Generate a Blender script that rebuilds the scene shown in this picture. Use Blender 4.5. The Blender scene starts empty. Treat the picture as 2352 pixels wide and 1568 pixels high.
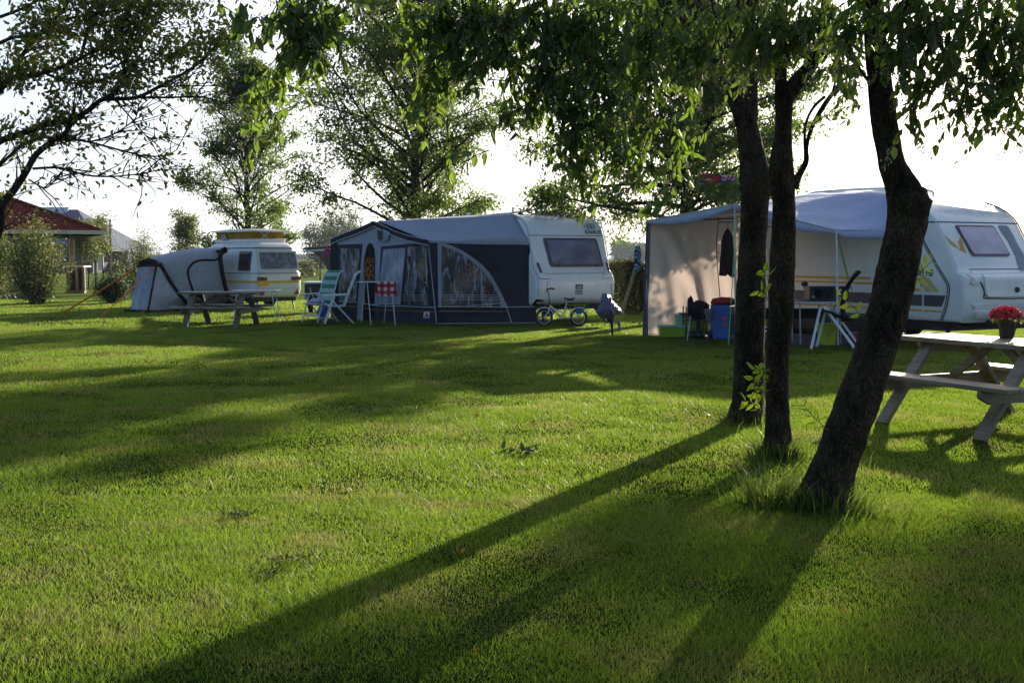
import bpy, math, random
import numpy as np
from mathutils import Vector, Matrix, noise as mnoise
R=math.radians
scene=bpy.context.scene
COL=scene.collection
# ---------------- camera model (pixel grid 2352 x 1568) ----------------
FPX=2600.0; CX=1176.0; CY=784.0; HCAM=1.6
TH=math.atan(194/FPX)
FW=Vector((0,math.cos(TH),-math.sin(TH))); UP=Vector((0,math.sin(TH),math.cos(TH)))
CAMP=Vector((0,0,HCAM))
def ray(x,y): return Vector(((x-CX)/FPX,0,0))+UP*((CY-y)/FPX)+FW
def at(x,y,D):
    d=ray(x,y); return CAMP+d*(D/d.y)
def G(x,y):
    d=ray(x,y); return CAMP+d*(-HCAM/d.z)
def onpl(x,y,P0,n):
    d=ray(x,y); return CAMP+d*((P0-CAMP).dot(n)/d.dot(n))
cd=bpy.data.cameras.new('camera'); cam=bpy.data.objects.new('camera',cd); COL.objects.link(cam)
cd.sensor_width=36; cd.lens=36*FPX/2352; cd.clip_end=6000; cd.clip_start=.05
cam.location=CAMP; cam.rotation_euler=(R(90)-TH,0,0); scene.camera=cam
# ---------------- objects ----------------
def tag(o,label=None,cat=None,group=None,kind=None):
    if label: o['label']=label
    if cat: o['category']=cat
    if group: o['group']=group
    if kind: o['kind']=kind
    return o
def thing(name,label,cat,loc=(0,0,0),group=None):
    o=bpy.data.objects.new(name,None); COL.objects.link(o); o.location=loc; o.empty_display_size=.2
    return tag(o,label,cat,group)
def copy_tree(o,parent=None):
    c=o.copy(); COL.objects.link(c)
    c.parent=parent
    if parent is not None: c.matrix_parent_inverse=Matrix()
    for ch in list(o.children): copy_tree(ch,c)
    return c
def wloc(p):
    v=Vector((0,0,0))
    while p is not None:
        v=v+Vector(p.location); p=p.parent
    return v
class MB:
    def __init__(s,M=None):
        s.v=[]; s.f=[]; s.m=[]; s.sm=[]; s.M=M; s.mi=0
    def add(s,vs,fs,smooth=False):
        o=len(s.v)
        for p in vs:
            p=Vector(p)
            if s.M is not None: p=s.M@p
            s.v.append(p)
        for f in fs:
            s.f.append([i+o for i in f]); s.m.append(s.mi); s.sm.append(smooth)
        return s
    def box(s,c,sz,rz=0,rot=None):
        hx,hy,hz=sz[0]/2,sz[1]/2,sz[2]/2
        Rm=rot if rot is not None else Matrix.Rotation(rz,3,'Z')
        c=Vector(c)
        vs=[c+Rm@Vector((x*hx,y*hy,z*hz)) for x in(-1,1) for y in(-1,1) for z in(-1,1)]
        return s.add(vs,[(0,1,3,2),(4,6,7,5),(0,4,5,1),(2,3,7,6),(0,2,6,4),(1,5,7,3)])
    def bar(s,p,q,w,h,up=(0,0,1)):
        p=Vector(p);q=Vector(q);d=(q-p).normalized();up=Vector(up)
        x=d.cross(up)
        if x.length<1e-4: x=d.cross(Vector((1,0,0)))
        x.normalize(); u=x.cross(d).normalized()
        vs=[]
        for e in(p,q):
            for a,b in((-1,-1),(1,-1),(1,1),(-1,1)): vs.append(e+x*(a*w/2)+u*(b*h/2))
        return s.add(vs,[(0,3,2,1),(4,5,6,7),(0,1,5,4),(1,2,6,5),(2,3,7,6),(3,0,4,7)])
    def tube(s,pts,r,n=8,cap=True,jit=0,rng=None):
        pts=[Vector(p) for p in pts]; k=len(pts)
        if not hasattr(r,'__len__'): r=[r]*k
        prev=None; vs=[]
        for i,p in enumerate(pts):
            d=(pts[min(i+1,k-1)]-pts[max(i-1,0)])
            if d.length<1e-9: d=Vector((0,0,1))
            d.normalize()
            if prev is None:
                x=d.orthogonal().normalized()
            else:
                x=prev-d*prev.dot(d)
                x=x.normalized() if x.length>1e-5 else d.orthogonal().normalized()
            prev=x; y=d.cross(x)
            for j in range(n):
                a=2*math.pi*j/n
                rr=r[i]*(1+(jit*(rng.random()-.5) if jit else 0))
                vs.append(p+(x*math.cos(a)+y*math.sin(a))*rr)
        fs=[]
        for i in range(k-1):
            for j in range(n):
                a=i*n+j;b=i*n+(j+1)%n
                fs.append((a,b,b+n,a+n))
        if cap:
            fs.append(tuple(reversed(range(n)))); fs.append(tuple((k-1)*n+j for j in range(n)))
        return s.add(vs,fs,True)
    def prism(s,pts,vec):
        pts=[Vector(p) for p in pts]; vec=Vector(vec); n=len(pts)
        vs=pts+[p+vec for p in pts]
        fs=[tuple(range(n)),tuple(reversed(range(n,2*n)))]
        for i in range(n):
            j=(i+1)%n; fs.append((i,i+n,j+n,j))
        return s.add(vs,fs)
    def grid(s,fn,nu,nv,smooth=True,thick=None):
        vs=[Vector(fn(i/nu,j/nv)) for i in range(nu+1) for j in range(nv+1)]
        fs=[(i*(nv+1)+j,(i+1)*(nv+1)+j,(i+1)*(nv+1)+j+1,i*(nv+1)+j+1) for i in range(nu) for j in range(nv)]
        return s.add(vs,fs,smooth)
    def lathe(s,prof,c=(0,0,0),n=20,axis=None):
        c=Vector(c); vs=[];k=len(prof)
        Rm=Vector((0,0,1)).rotation_difference(Vector(axis).normalized()).to_matrix() if axis else Matrix.Identity(3)
        for r,z in prof:
            for j in range(n):
                a=2*math.pi*j/n; vs.append(c+Rm@Vector((r*math.cos(a),r*math.sin(a),z)))
        fs=[(i*n+j,i*n+(j+1)%n,(i+1)*n+(j+1)%n,(i+1)*n+j) for i in range(k-1) for j in range(n)]
        fs.append(tuple(reversed(range(n)))); fs.append(tuple((k-1)*n+j for j in range(n)))
        return s.add(vs,fs,True)
    def ell(s,c,r,n=10,m=7,rng=None,jit=0):
        c=Vector(c)
        if not hasattr(r,'__len__'): r=(r,r,r)
        vs=[];fs=[]
        for i in range(m+1):
            t=math.pi*i/m
            for j in range(n):
                a=2*math.pi*j/n; k=1+(jit*(rng.random()-.5) if jit else 0)
                vs.append(c+Vector((r[0]*math.sin(t)*math.cos(a)*k,r[1]*math.sin(t)*math.sin(a)*k,r[2]*math.cos(t)*k)))
        for i in range(m):
            for j in range(n):
                fs.append((i*n+j,(i+1)*n+j,(i+1)*n+(j+1)%n,i*n+(j+1)%n))
        return s.add(vs,fs,True)
    def torus(s,c,R0,r0,axis=(0,1,0),n=28,m=8):
        c=Vector(c);Rm=Vector((0,0,1)).rotation_difference(Vector(axis).normalized()).to_matrix()
        vs=[];fs=[]
        for i in range(n):
            a=2*math.pi*i/n
            for j in range(m):
                b=2*math.pi*j/m; q=R0+r0*math.cos(b)
                vs.append(c+Rm@Vector((q*math.cos(a),q*math.sin(a),r0*math.sin(b))))
        for i in range(n):
            for j in range(m):
                fs.append((i*m+j,((i+1)%n)*m+j,((i+1)%n)*m+(j+1)%m,i*m+(j+1)%m))
        return s.add(vs,fs,True)
    def build(s,name,mats,parent=None,bevel=0,solid=0,sharp=40,loc=None,label=None):
        if not isinstance(mats,(list,tuple)): mats=[mats]
        me=bpy.data.meshes.new(name)
        if parent is not None: off=wloc(parent)
        elif loc is not None: off=Vector(loc)
        else:
            xs=[p.x for p in s.v];ys=[p.y for p in s.v];zs=[p.z for p in s.v]
            off=Vector(((min(xs)+max(xs))/2,(min(ys)+max(ys))/2,min(zs)))
        me.from_pydata([tuple(p-off) for p in s.v],[],s.f)
        for m in mats: me.materials.append(m)
        me.polygons.foreach_set('material_index',s.m)
        me.polygons.foreach_set('use_smooth',s.sm)
        me.update()
        if any(s.sm):
            try: me.set_sharp_from_angle(angle=R(sharp))
            except Exception: pass
        o=bpy.data.objects.new(name,me); COL.objects.link(o)
        if parent is not None: o.parent=parent
        else: o.location=off
        if solid:
            md=o.modifiers.new('solid','SOLIDIFY'); md.thickness=solid; md.offset=0
        if bevel:
            md=o.modifiers.new('bevel','BEVEL'); md.width=bevel; md.segments=2; md.limit_method='ANGLE'; md.angle_limit=R(35)
        if label: o['label']=label
        return o
def resample(pts,n):
    pts=[Vector(p) for p in pts]
    L=[0]
    for a,b in zip(pts,pts[1:]): L.append(L[-1]+(b-a).length)
    out=[]
    for i in range(n+1):
        t=L[-1]*i/n
        for k in range(len(pts)-1):
            if t<=L[k+1]+1e-9:
                s=(t-L[k])/max(L[k+1]-L[k],1e-9); out.append(pts[k].lerp(pts[k+1],s)); break
        else: out.append(pts[-1].copy())
    return out
def smoothline(pts,n=6):
    pts=[Vector(p) for p in pts]; out=[]
    for i in range(len(pts)-1):
        p0=pts[max(i-1,0)];p1=pts[i];p2=pts[i+1];p3=pts[min(i+2,len(pts)-1)]
        for k in range(n):
            t=k/n
            out.append(.5*((2*p1)+(p2-p0)*t+(2*p0-5*p1+4*p2-p3)*t*t+(3*p1-p0-3*p2+p3)*t**3))
    out.append(pts[-1]); return out
def text_geo(txt,size=1,bold=0.0,shear=0):
    c=bpy.data.curves.new('t','FONT'); c.body=txt; c.size=size; c.offset=bold; c.align_x='CENTER'; c.align_y='CENTER'; c.shear=shear; c.resolution_u=3
    c.extrude=0.0015
    o=bpy.data.objects.new('t',c); COL.objects.link(o)
    dg=bpy.context.evaluated_depsgraph_get(); me=bpy.data.meshes.new_from_object(o.evaluated_get(dg))
    vs=[v.co.copy() for v in me.vertices]; fs=[list(p.vertices) for p in me.polygons]
    bpy.data.objects.remove(o); bpy.data.curves.remove(c); bpy.data.meshes.remove(me)
    return vs,fs
def put_text(mb,txt,O,X,Y,size,bold=0,shear=0):
    vs,fs=text_geo(txt,size,bold,shear); X=Vector(X).normalized();Y=Vector(Y).normalized();Z=X.cross(Y)
    mb.add([Vector(O)+X*v.x+Y*v.y+Z*(v.z+.003) for v in vs],fs)
# ---------------- numpy mesh (leaves, grass) ----------------
def np_mesh(name,V,k,mat,parent=None,loc=None):
    """V: (N,k,3) polygons of k corners"""
    N=V.shape[0]; me=bpy.data.meshes.new(name)
    off=np.array(wloc(parent) if parent is not None else (loc if loc is not None else (0,0,0)))
    vv=(V.reshape(-1,3)-off).astype(np.float32)
    me.vertices.add(N*k); me.vertices.foreach_set('co',vv.ravel())
    me.loops.add(N*k); me.loops.foreach_set('vertex_index',np.arange(N*k,dtype=np.int32))
    me.polygons.add(N); me.polygons.foreach_set('loop_start',np.arange(0,N*k,k,dtype=np.int32))
    me.polygons.foreach_set('loop_total',np.full(N,k,dtype=np.int32))
    me.materials.append(mat); me.update(calc_edges=True)
    o=bpy.data.objects.new(name,me); COL.objects.link(o)
    if parent is not None: o.parent=parent
    else: o.location=tuple(off)
    return o
def norm(a): return a/np.maximum(np.linalg.norm(a,axis=1,keepdims=True),1e-9)
def leaf_quads(P,L,W,rg,droop=.6,spread=1.0,dirs=None,fold=.25):
    N=len(P); d=rg.normal(size=(N,3))*spread; d[:,2]-=droop
    if dirs is not None: d=d+dirs
    d=norm(d); s=norm(np.cross(d,rg.normal(size=(N,3)))); n=np.cross(d,s)
    L=L*(.65+.7*rg.random((N,1))); W=W*(.7+.6*rg.random((N,1)))
    V=np.empty((N,4,3)); V[:,0]=P; V[:,1]=P+d*L*.45+s*W*.5+n*W*fold; V[:,2]=P+d*L-n*L*.08; V[:,3]=P+d*L*.45-s*W*.5+n*W*fold
    return V
def leaf_hex(P,L,W,rg,droop=.6,spread=1.0,dirs=None):
    """six-corner pointed leaf, folded along the midrib and curled"""
    N=len(P); d=rg.normal(size=(N,3))*spread; d[:,2]-=droop
    if dirs is not None: d=d+dirs
    d=norm(d); s=norm(np.cross(d,rg.normal(size=(N,3)))); n=np.cross(d,s)
    L=L*(.6+.7*rg.random((N,1))); W=W*(.7+.6*rg.random((N,1))); c=.15*rg.random((N,1))
    A=P; T=P+d*L-n*L*c
    out=[]
    for sg in(-1,1):
        V=np.empty((N,4,3)); V[:,0]=A; V[:,1]=P+d*L*.28+s*W*.5*sg+n*W*.2; V[:,2]=P+d*L*.68+s*W*.4*sg+n*(W*.14)-n*L*c*.5; V[:,3]=T
        if sg<0: V=V[:,::-1]
        out.append(V)
    return np.concatenate(out)
# ---------------- materials ----------------
def newmat(name):
    m=bpy.data.materials.new(name); m.use_nodes=True; nt=m.node_tree
    return m,nt,nt.nodes['Principled BSDF'],nt.nodes['Material Output']
def N(nt,t,**kw):
    n=nt.nodes.new(t)
    for k,v in kw.items():
        if k in n.inputs: n.inputs[k].default_value=v
        else: setattr(n,k,v)
    return n
def ramp(nt,fac,stops):
    r=nt.nodes.new('ShaderNodeValToRGB'); e=r.color_ramp.elements
    while len(e)<len(stops): e.new(.5)
    for i,(p,c) in enumerate(stops): e[i].position=p; e[i].color=(*c,1)
    nt.links.new(fac,r.inputs[0]); return r.outputs[0]
def mixc(nt,f,a,b,mode='MIX'):
    m=nt.nodes.new('ShaderNodeMix'); m.data_type='RGBA'; m.blend_type=mode
    for s,x in((0,f),(6,a),(7,b)):
        if hasattr(x,'links') or hasattr(x,'is_output'): nt.links.new(x,m.inputs[s])
        elif s==0: m.inputs[0].default_value=x
        else: m.inputs[s].default_value=(*x,1)
    return m.outputs[2]
def nz(nt,scale,detail=4,rough=.55,vec=None,dist=0):
    n=N(nt,'ShaderNodeTexNoise'); n.inputs['Scale'].default_value=scale; n.inputs['Detail'].default_value=detail; n.inputs['Roughness'].default_value=rough; n.inputs['Distortion'].default_value=dist
    if vec is not None: nt.links.new(vec,n.inputs['Vector'])
    return n.outputs['Fac']
def coord(nt,kind='Object',scale=None):
    t=N(nt,'ShaderNodeTexCoord').outputs[kind]
    if scale:
        mp=N(nt,'ShaderNodeMapping'); mp.inputs['Scale'].default_value=scale; nt.links.new(t,mp.inputs[0]); return mp.outputs[0]
    return t
def bump(nt,h,strength,dist,bs):
    b=N(nt,'ShaderNodeBump'); b.inputs['Strength'].default_value=strength; b.inputs['Distance'].default_value=dist
    nt.links.new(h,b.inputs['Height']); nt.links.new(b.outputs[0],bs.inputs['Normal']); return b
def simple(name,col,rough=.5,metal=0,var=.12,vs=3,bumps=None,coat=0,trans=0,spec=.5):
    m,nt,bs,out=newmat(name); c=coord(nt)
    f=nz(nt,vs,5,.6,c)
    a=tuple(x*(1-var) for x in col); b=tuple(min(1,x*(1+var)) for x in col)
    base=ramp(nt,f,[(.3,a),(.7,b)]); nt.links.new(base,bs.inputs['Base Color'])
    bs.inputs['Roughness'].default_value=rough; bs.inputs['Metallic'].default_value=metal
    bs.inputs['Specular IOR Level'].default_value=spec
    if coat: bs.inputs['Coat Weight'].default_value=coat; bs.inputs['Coat Roughness'].default_value=.08
    if bumps: bump(nt,nz(nt,bumps[0],6,.6,c),bumps[1],bumps[2],bs)
    if trans:
        t=N(nt,'ShaderNodeBsdfTranslucent'); nt.links.new(base,t.inputs[0])
        mx=N(nt,'ShaderNodeMixShader'); mx.inputs[0].default_value=trans
        nt.links.new(bs.outputs[0],mx.inputs[1]); nt.links.new(t.outputs[0],mx.inputs[2]); nt.links.new(mx.outputs[0],out.inputs[0])
    return m
def leafmat(name,dark,lite,tcol,trans=.4,rough=.45,patch=None,pscale=.6,spec=.3,extra=None):
    m,nt,bs,out=newmat(name)
    g=N(nt,'ShaderNodeNewGeometry'); rnd=g.outputs['Random Per Island']
    st=[(0,dark),(1,lite)] if not extra else [(0,dark),(1-extra[1]-.02,lite),(1-extra[1],extra[0])]
    base=ramp(nt,rnd,st)
    tr=mixc(nt,.0,tcol,tcol); trc=mixc(nt,1.0,base,tcol,'MULTIPLY')
    # translucency colour: its own ramp
    t2=ramp(nt,rnd,[(0,tuple(x*.7 for x in tcol)),(1,tcol)])
    if patch:
        pf=nz(nt,pscale,4,.6,g.outputs['Position'])
        pr=ramp(nt,pf,[(.48,(0,0,0)),(.70,(.9,.9,.9))])
        base=mixc(nt,pr,base,patch[0]); t2=mixc(nt,pr,t2,patch[1])
    nt.links.new(base,bs.inputs['Base Color']); bs.inputs['Roughness'].default_value=rough
    bs.inputs['Specular IOR Level'].default_value=spec
    t=N(nt,'ShaderNodeBsdfTranslucent'); nt.links.new(t2,t.inputs[0])
    mx=N(nt,'ShaderNodeMixShader'); mx.inputs[0].default_value=trans
    nt.links.new(bs.outputs[0],mx.inputs[1]); nt.links.new(t.outputs[0],mx.inputs[2]); nt.links.new(mx.outputs[0],out.inputs[0])
    return m
def barkmat(name,a,b,sc=14,st=.9):
    m,nt,bs,out=newmat(name); c=coord(nt,'Object',(1,1,.45))
    f=nz(nt,sc,8,.7,c,.6); f2=nz(nt,sc*.25,4,.5,c)
    base=mixc(nt,.5,ramp(nt,f,[(.35,a),(.65,b)]),ramp(nt,f2,[(.35,a),(.7,tuple(x*1.1 for x in b))]))
    v0=N(nt,'ShaderNodeTexVoronoi'); v0.inputs['Scale'].default_value=sc*2.6; v0.feature='DISTANCE_TO_EDGE'; dv=N(nt,'ShaderNodeVectorMath',operation='ADD'); dn=N(nt,'ShaderNodeTexNoise'); dn.inputs['Scale'].default_value=9; dn.inputs['Detail'].default_value=5; nt.links.new(c,dn.inputs['Vector']); ds=N(nt,'ShaderNodeVectorMath',operation='SCALE'); ds.inputs['Scale'].default_value=.22; nt.links.new(dn.outputs['Color'],ds.inputs[0]); nt.links.new(c,dv.inputs[0]); nt.links.new(ds.outputs[0],dv.inputs[1]); nt.links.new(dv.outputs[0],v0.inputs['Vector'])
    base=mixc(nt,1.0,base,ramp(nt,v0.outputs['Distance'],[(.0,(.30,.28,.26)),(.16,(1,1,1))]),'MULTIPLY')
    lf=nz(nt,sc*.5,5,.6,coord(nt)); base=mixc(nt,ramp(nt,lf,[(.60,(0,0,0)),(.70,(.55,.55,.55))]),base,(.10,.11,.06))
    nt.links.new(base,bs.inputs['Base Color']); bs.inputs['Roughness'].default_value=.9; bs.inputs['Specular IOR Level'].default_value=.1
    v=N(nt,'ShaderNodeTexVoronoi'); v.inputs['Scale'].default_value=sc*2.6; v.feature='DISTANCE_TO_EDGE'; nt.links.new(dv.outputs[0],v.inputs['Vector'])
    ad=N(nt,'ShaderNodeMath',operation='ADD'); nt.links.new(f,ad.inputs[0]); 
    mu=N(nt,'ShaderNodeMath',operation='MULTIPLY'); mu.inputs[1].default_value=1.2; nt.links.new(v.outputs['Distance'],mu.inputs[0]); nt.links.new(mu.outputs[0],ad.inputs[1])
    bump(nt,ad.outputs[0],st,.06,bs); return m
def paintmat(name,col):
    m,nt,bs,out=newmat(name); c=coord(nt,'Object',(3,3,.35)); c2=coord(nt)
    st=nz(nt,2.2,6,.65,c); gr=nz(nt,1.1,4,.5,c2)
    base=mixc(nt,ramp(nt,st,[(.50,(0,0,0)),(.80,(.55,.55,.55))]),tuple(col),tuple(x*.72 for x in col))
    base=mixc(nt,1.0,base,ramp(nt,gr,[(.3,(.93,.94,.95)),(.7,(1,1,1))]),'MULTIPLY')
    nt.links.new(base,bs.inputs['Base Color']); nt.links.new(ramp(nt,st,[(.4,(.18,.18,.18)),(.75,(.5,.5,.5))]),bs.inputs['Roughness'])
    bs.inputs['Coat Weight'].default_value=.25; bs.inputs['Coat Roughness'].default_value=.1
    bump(nt,nz(nt,5,2,.5,c2),.06,.01,bs); return m
MT={}
MT['white']=paintmat('caravan_white',(.80,.84,.88))
MT['cream']=simple('caravan_cream',(.70,.70,.66),.35,var=.05,vs=1.5)
MT['white2']=paintmat('caravan_pale_white',(.80,.81,.82))
MT['seam']=simple('dark_seam',(.04,.045,.06),.5)
MT['rubber']=simple('black_rubber',(.02,.02,.022),.6)
MT['tyre']=simple('tyre',(.02,.02,.02),.8)
MT['black']=simple('black_plastic',(.015,.015,.02),.45)
MT['winframe']=simple('window_frame_grey',(.07,.075,.10),.4)
MT['purpleframe']=simple('window_frame_purple',(.035,.025,.06),.4)
MT['alu']=simple('painted_metal_white',(.62,.66,.74),.35,.1,var=.08)
MT['steel']=simple('galvanised_steel',(.42,.45,.48),.4,.7)
MT['yellowstripe']=simple('yellow_stripe',(.62,.45,.07),.4)
MT['orangestripe']=simple('amber_stripe',(.70,.40,.03),.4)
MT['palestripe']=simple('pale_gold_stripe',(.60,.48,.20),.4)
MT['darkband']=simple('dark_grey_band',(.06,.06,.08),.4)
MT['redlens']=simple('red_lens',(.18,.01,.012),.2)
MT['redtri']=simple('red_reflector',(.55,.05,.03),.3)
MT['plate']=simple('yellow_number_plate',(.75,.42,.01),.4)
MT['bluec']=simple('blue_card',(.02,.10,.38),.5)
MT['canvas']=simple('mustard_canvas',(.42,.24,.02),.8,var=.2,vs=5,bumps=(12,.3,.02),trans=.25)
MT['greyfab']=simple('grey_awning_cloth',(.36,.40,.52),.8,var=.07,vs=2,bumps=(2.5,.35,.08),trans=.12)
MT['tentfab']=simple('silver_grey_tent_cloth',(.58,.61,.76),.5,var=.08,vs=3,bumps=(3.0,.8,.14),trans=.15)
MT['navy']=simple('navy_cloth',(.026,.029,.046),.8,var=.25,vs=3,bumps=(3,.5,.06),spec=.2)
MT['midnavy']=simple('slate_cloth',(.032,.038,.062),.8,var=.2,vs=3,bumps=(3,.5,.06),spec=.2)
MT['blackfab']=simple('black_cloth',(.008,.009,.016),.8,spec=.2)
MT['pipingw']=simple('white_piping',(.5,.52,.62),.6)
MT['orangeline']=simple('orange_piping',(.45,.18,.03),.6)
MT['lightband']=simple('pale_grey_band',(.30,.33,.40),.8,trans=.1)
MT['sail']=simple('lilac_grey_canopy',(.46,.50,.70),.75,var=.06,vs=2,bumps=(2.2,.6,.12),trans=.15)
MT['beige']=simple('beige_cloth',(.82,.74,.69),.85,var=.04,vs=1.5,bumps=(1.6,.5,.15),trans=.55,spec=.1)
MT['browntarp']=simple('brown_tarp',(.12,.08,.07),.8,trans=.3)
MT['rope_o']=simple('orange_cord',(.75,.14,.02),.6)
MT['rope_g']=simple('green_cord',(.12,.62,.18),.6)
MT['rope_w']=simple('pale_cord',(.45,.52,.42),.6)
MT['greenband']=simple('green_canvas',(.03,.28,.17),.7,trans=.3)
MT['whiteband']=simple('white_canvas',(.45,.60,.58),.7,trans=.3)
MT['lime']=simple('lime_plastic',(.20,.34,.02),.4)
MT['yelp']=simple('yellow_green_plastic',(.38,.44,.03),.5)
MT['teal']=simple('pale_teal_plastic',(.20,.42,.34),.5)
MT['redc']=simple('red_cloth',(.30,.015,.015),.8)
MT['maroon']=simple('dark_coat_cloth',(.025,.012,.012),.85,bumps=(6,.5,.05),spec=.1)
MT['mat']=simple('blue_grey_groundsheet',(.06,.07,.11),.85)
MT['greyobj']=simple('grey_plastic',(.10,.10,.13),.6)
MT['tileroof']=None
MT['potmat']=simple('black_flower_pot',(.015,.015,.015),.35)
MT['petal']=leafmat('red_petals',(.35,.005,.02),(.60,.02,.07),(.7,.02,.08),.35,.5)
MT['bluecover']=simple('blue_rain_cover',(.10,.12,.22),.45,var=.15,bumps=(5,.6,.06))
MT['bark']=barkmat('cherry_bark',(.014,.010,.007),(.17,.12,.08),13,1.0)
MT['bark2']=barkmat('ash_bark',(.02,.017,.013),(.065,.052,.038),20,.6)
MT['bark3']=barkmat('walnut_bark',(.03,.026,.022),(.10,.085,.07),20,.5)
MT['leafF']=leafmat('cherry_leaf',(.028,.048,.018),(.080,.120,.045),(.30,.46,.05),.40,.42,spec=.22)
MT['leafB']=leafmat('ash_leaf',(.020,.042,.014),(.065,.105,.03),(.26,.38,.06),.42,.5)
MT['leafW']=leafmat('walnut_leaf',(.035,.060,.012),(.11,.135,.03),(.38,.42,.06),.42,.5,extra=((.22,.12,.03),.08))
MT['leafS']=leafmat('shrub_leaf',(.04,.065,.015),(.14,.17,.05),(.30,.34,.07),.35,.5)
MT['leafY']=leafmat('young_leaf',(.10,.20,.015),(.22,.34,.03),(.60,.75,.05),.5,.45)
MT['leafD']=leafmat('box_leaf',(.010,.025,.008),(.025,.05,.012),(.05,.10,.02),.2,.5)
MT['leafH']=leafmat('hedge_leaf',(.016,.028,.010),(.07,.07,.025),(.16,.18,.04),.25,.5,extra=((.20,.10,.04),.1))
MT['farleaf']=leafmat('far_wood_leaf',(.025,.05,.018),(.07,.10,.035),(.10,.16,.04),.25,.7)
MT['flower']=leafmat('cream_blossom',(.16,.15,.09),(.34,.32,.20),(.35,.33,.2),.3,.7)
MT['grass']=leafmat('grass_blade',(.010,.028,.005),(.033,.056,.010),(.30,.45,.038),.58,.42,patch=((.072,.064,.026),(.38,.38,.10)),pscale=1.3,spec=.28,extra=((.15,.14,.06),.03))
MT['tallgrass']=leafmat('tall_grass_blade',(.02,.042,.008),(.06,.10,.02),(.24,.34,.05),.4,.4)
# wood of the picnic tables
def woodmat(name,a,b,sc=(1.5,22,22),rough=.5):
    m,nt,bs,out=newmat(name); c=coord(nt,'Object',sc)
    f=nz(nt,2.2,7,.65,c,.4); pf=nz(nt,2.5,4,.6,coord(nt)); pr=ramp(nt,pf,[(.35,(.62,.64,.62)),(.65,(1.08,1.05,1.0))])
    nt.links.new(mixc(nt,1.0,ramp(nt,f,[(.32,a),(.62,b)]),pr,'MULTIPLY'),bs.inputs['Base Color']); bs.inputs['Roughness'].default_value=rough
    bump(nt,f,.25,.01,bs); return m
MT['wood']=woodmat('weathered_wood',(.17,.125,.085),(.34,.265,.185),rough=.42)
MT['wood2']=woodmat('grey_wood',(.11,.092,.075),(.21,.175,.14),rough=.6)
MT['post']=woodmat('stake_wood',(.07,.055,.045),(.16,.13,.10),(12,12,1),.8)
MT['plank']=woodmat('plank_wall_wood',(.22,.20,.17),(.40,.37,.31),(1,1,9),.7)
# window acrylic
def glassy(name,a,b,sc=2,rough=.06,wr=None,stretch=(1,1,1)):
    m,nt,bs,out=newmat(name); c=coord(nt,'Object',stretch)
    nt.links.new(ramp(nt,nz(nt,sc,3,.5,c),[(.35,a),(.65,b)]),bs.inputs['Base Color'])
    bs.inputs['Roughness'].default_value=rough; bs.inputs['Coat Weight'].default_value=.6; bs.inputs['Coat Roughness'].default_value=.03
    if wr: bump(nt,nz(nt,wr[0],5,.7,c,1.2),wr[1],wr[2],bs)
    return m
MT['glassK']=glassy('smoked_acrylic',(.13,.13,.20),(.20,.20,.29),3)
MT['glassP']=glassy('lilac_acrylic',(.28,.24,.37),(.42,.37,.50),3)
MT['glassE']=glassy('curtained_acrylic',(.10,.12,.18),(.22,.25,.33),6)
MT['darkglass']=glassy('dark_acrylic',(.008,.009,.015),(.02,.02,.03),3)
def filmmat(name,dark,mid,lite,st=(2.4,2.4,.42),p=(.42,.55,.68)):  # highlight streaks and dark interior painted into the colour of opaque film
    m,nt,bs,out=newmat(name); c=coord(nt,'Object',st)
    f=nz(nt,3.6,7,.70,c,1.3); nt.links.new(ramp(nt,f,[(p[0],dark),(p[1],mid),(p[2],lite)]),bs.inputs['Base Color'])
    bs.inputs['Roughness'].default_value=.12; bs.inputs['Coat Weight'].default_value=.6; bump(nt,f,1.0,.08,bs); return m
MT['pvc']=filmmat('glint_streaked_film',(.010,.010,.016),(.05,.05,.08),(.34,.37,.50),p=(.42,.52,.62))
MT['pvcs']=filmmat('silvery_glint_film',(.05,.06,.09),(.26,.31,.45),(.40,.46,.62),p=(.28,.42,.66))
MT['curtain']=simple('dark_ring_curtain',(.012,.008,.008),.8)
MT['ring']=simple('orange_rings',(.50,.16,.03),.7)
# check cloth
def checkmat():
    m,nt,bs,out=newmat('red_gingham'); c=coord(nt,'UV')
    c=coord(nt,'Object')
    sep=N(nt,'ShaderNodeSeparateXYZ'); nt.links.new(c,sep.inputs[0])
    def stripe(sock,k,ph=0):
        a=N(nt,'ShaderNodeMath',operation='MULTIPLY'); a.inputs[1].default_value=k; nt.links.new(sock,a.inputs[0])
        b=N(nt,'ShaderNodeMath',operation='FRACT'); nt.links.new(a.outputs[0],b.inputs[0])
        d=N(nt,'ShaderNodeMath',operation='GREATER_THAN'); d.inputs[1].default_value=.5; nt.links.new(b.outputs[0],d.inputs[0]); return d.outputs[0]
    s1=stripe(sep.outputs[0],6.3); s2=stripe(sep.outputs[2],6.3)
    ad=N(nt,'ShaderNodeMath',operation='ADD'); nt.links.new(s1,ad.inputs[0]); nt.links.new(s2,ad.inputs[1])
    hv=N(nt,'ShaderNodeMath',operation='MULTIPLY'); hv.inputs[1].default_value=.5; nt.links.new(ad.outputs[0],hv.inputs[0])
    nt.links.new(ramp(nt,hv.outputs[0],[(0,(.55,.52,.55)),(.5,(.38,.04,.06)),(1,(.20,.008,.015))]),bs.inputs['Base Color']); bs.inputs['Roughness'].default_value=.8
    nt.nodes[-1].name=nt.nodes[-1].name; return m
MT['check']=checkmat()
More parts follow.
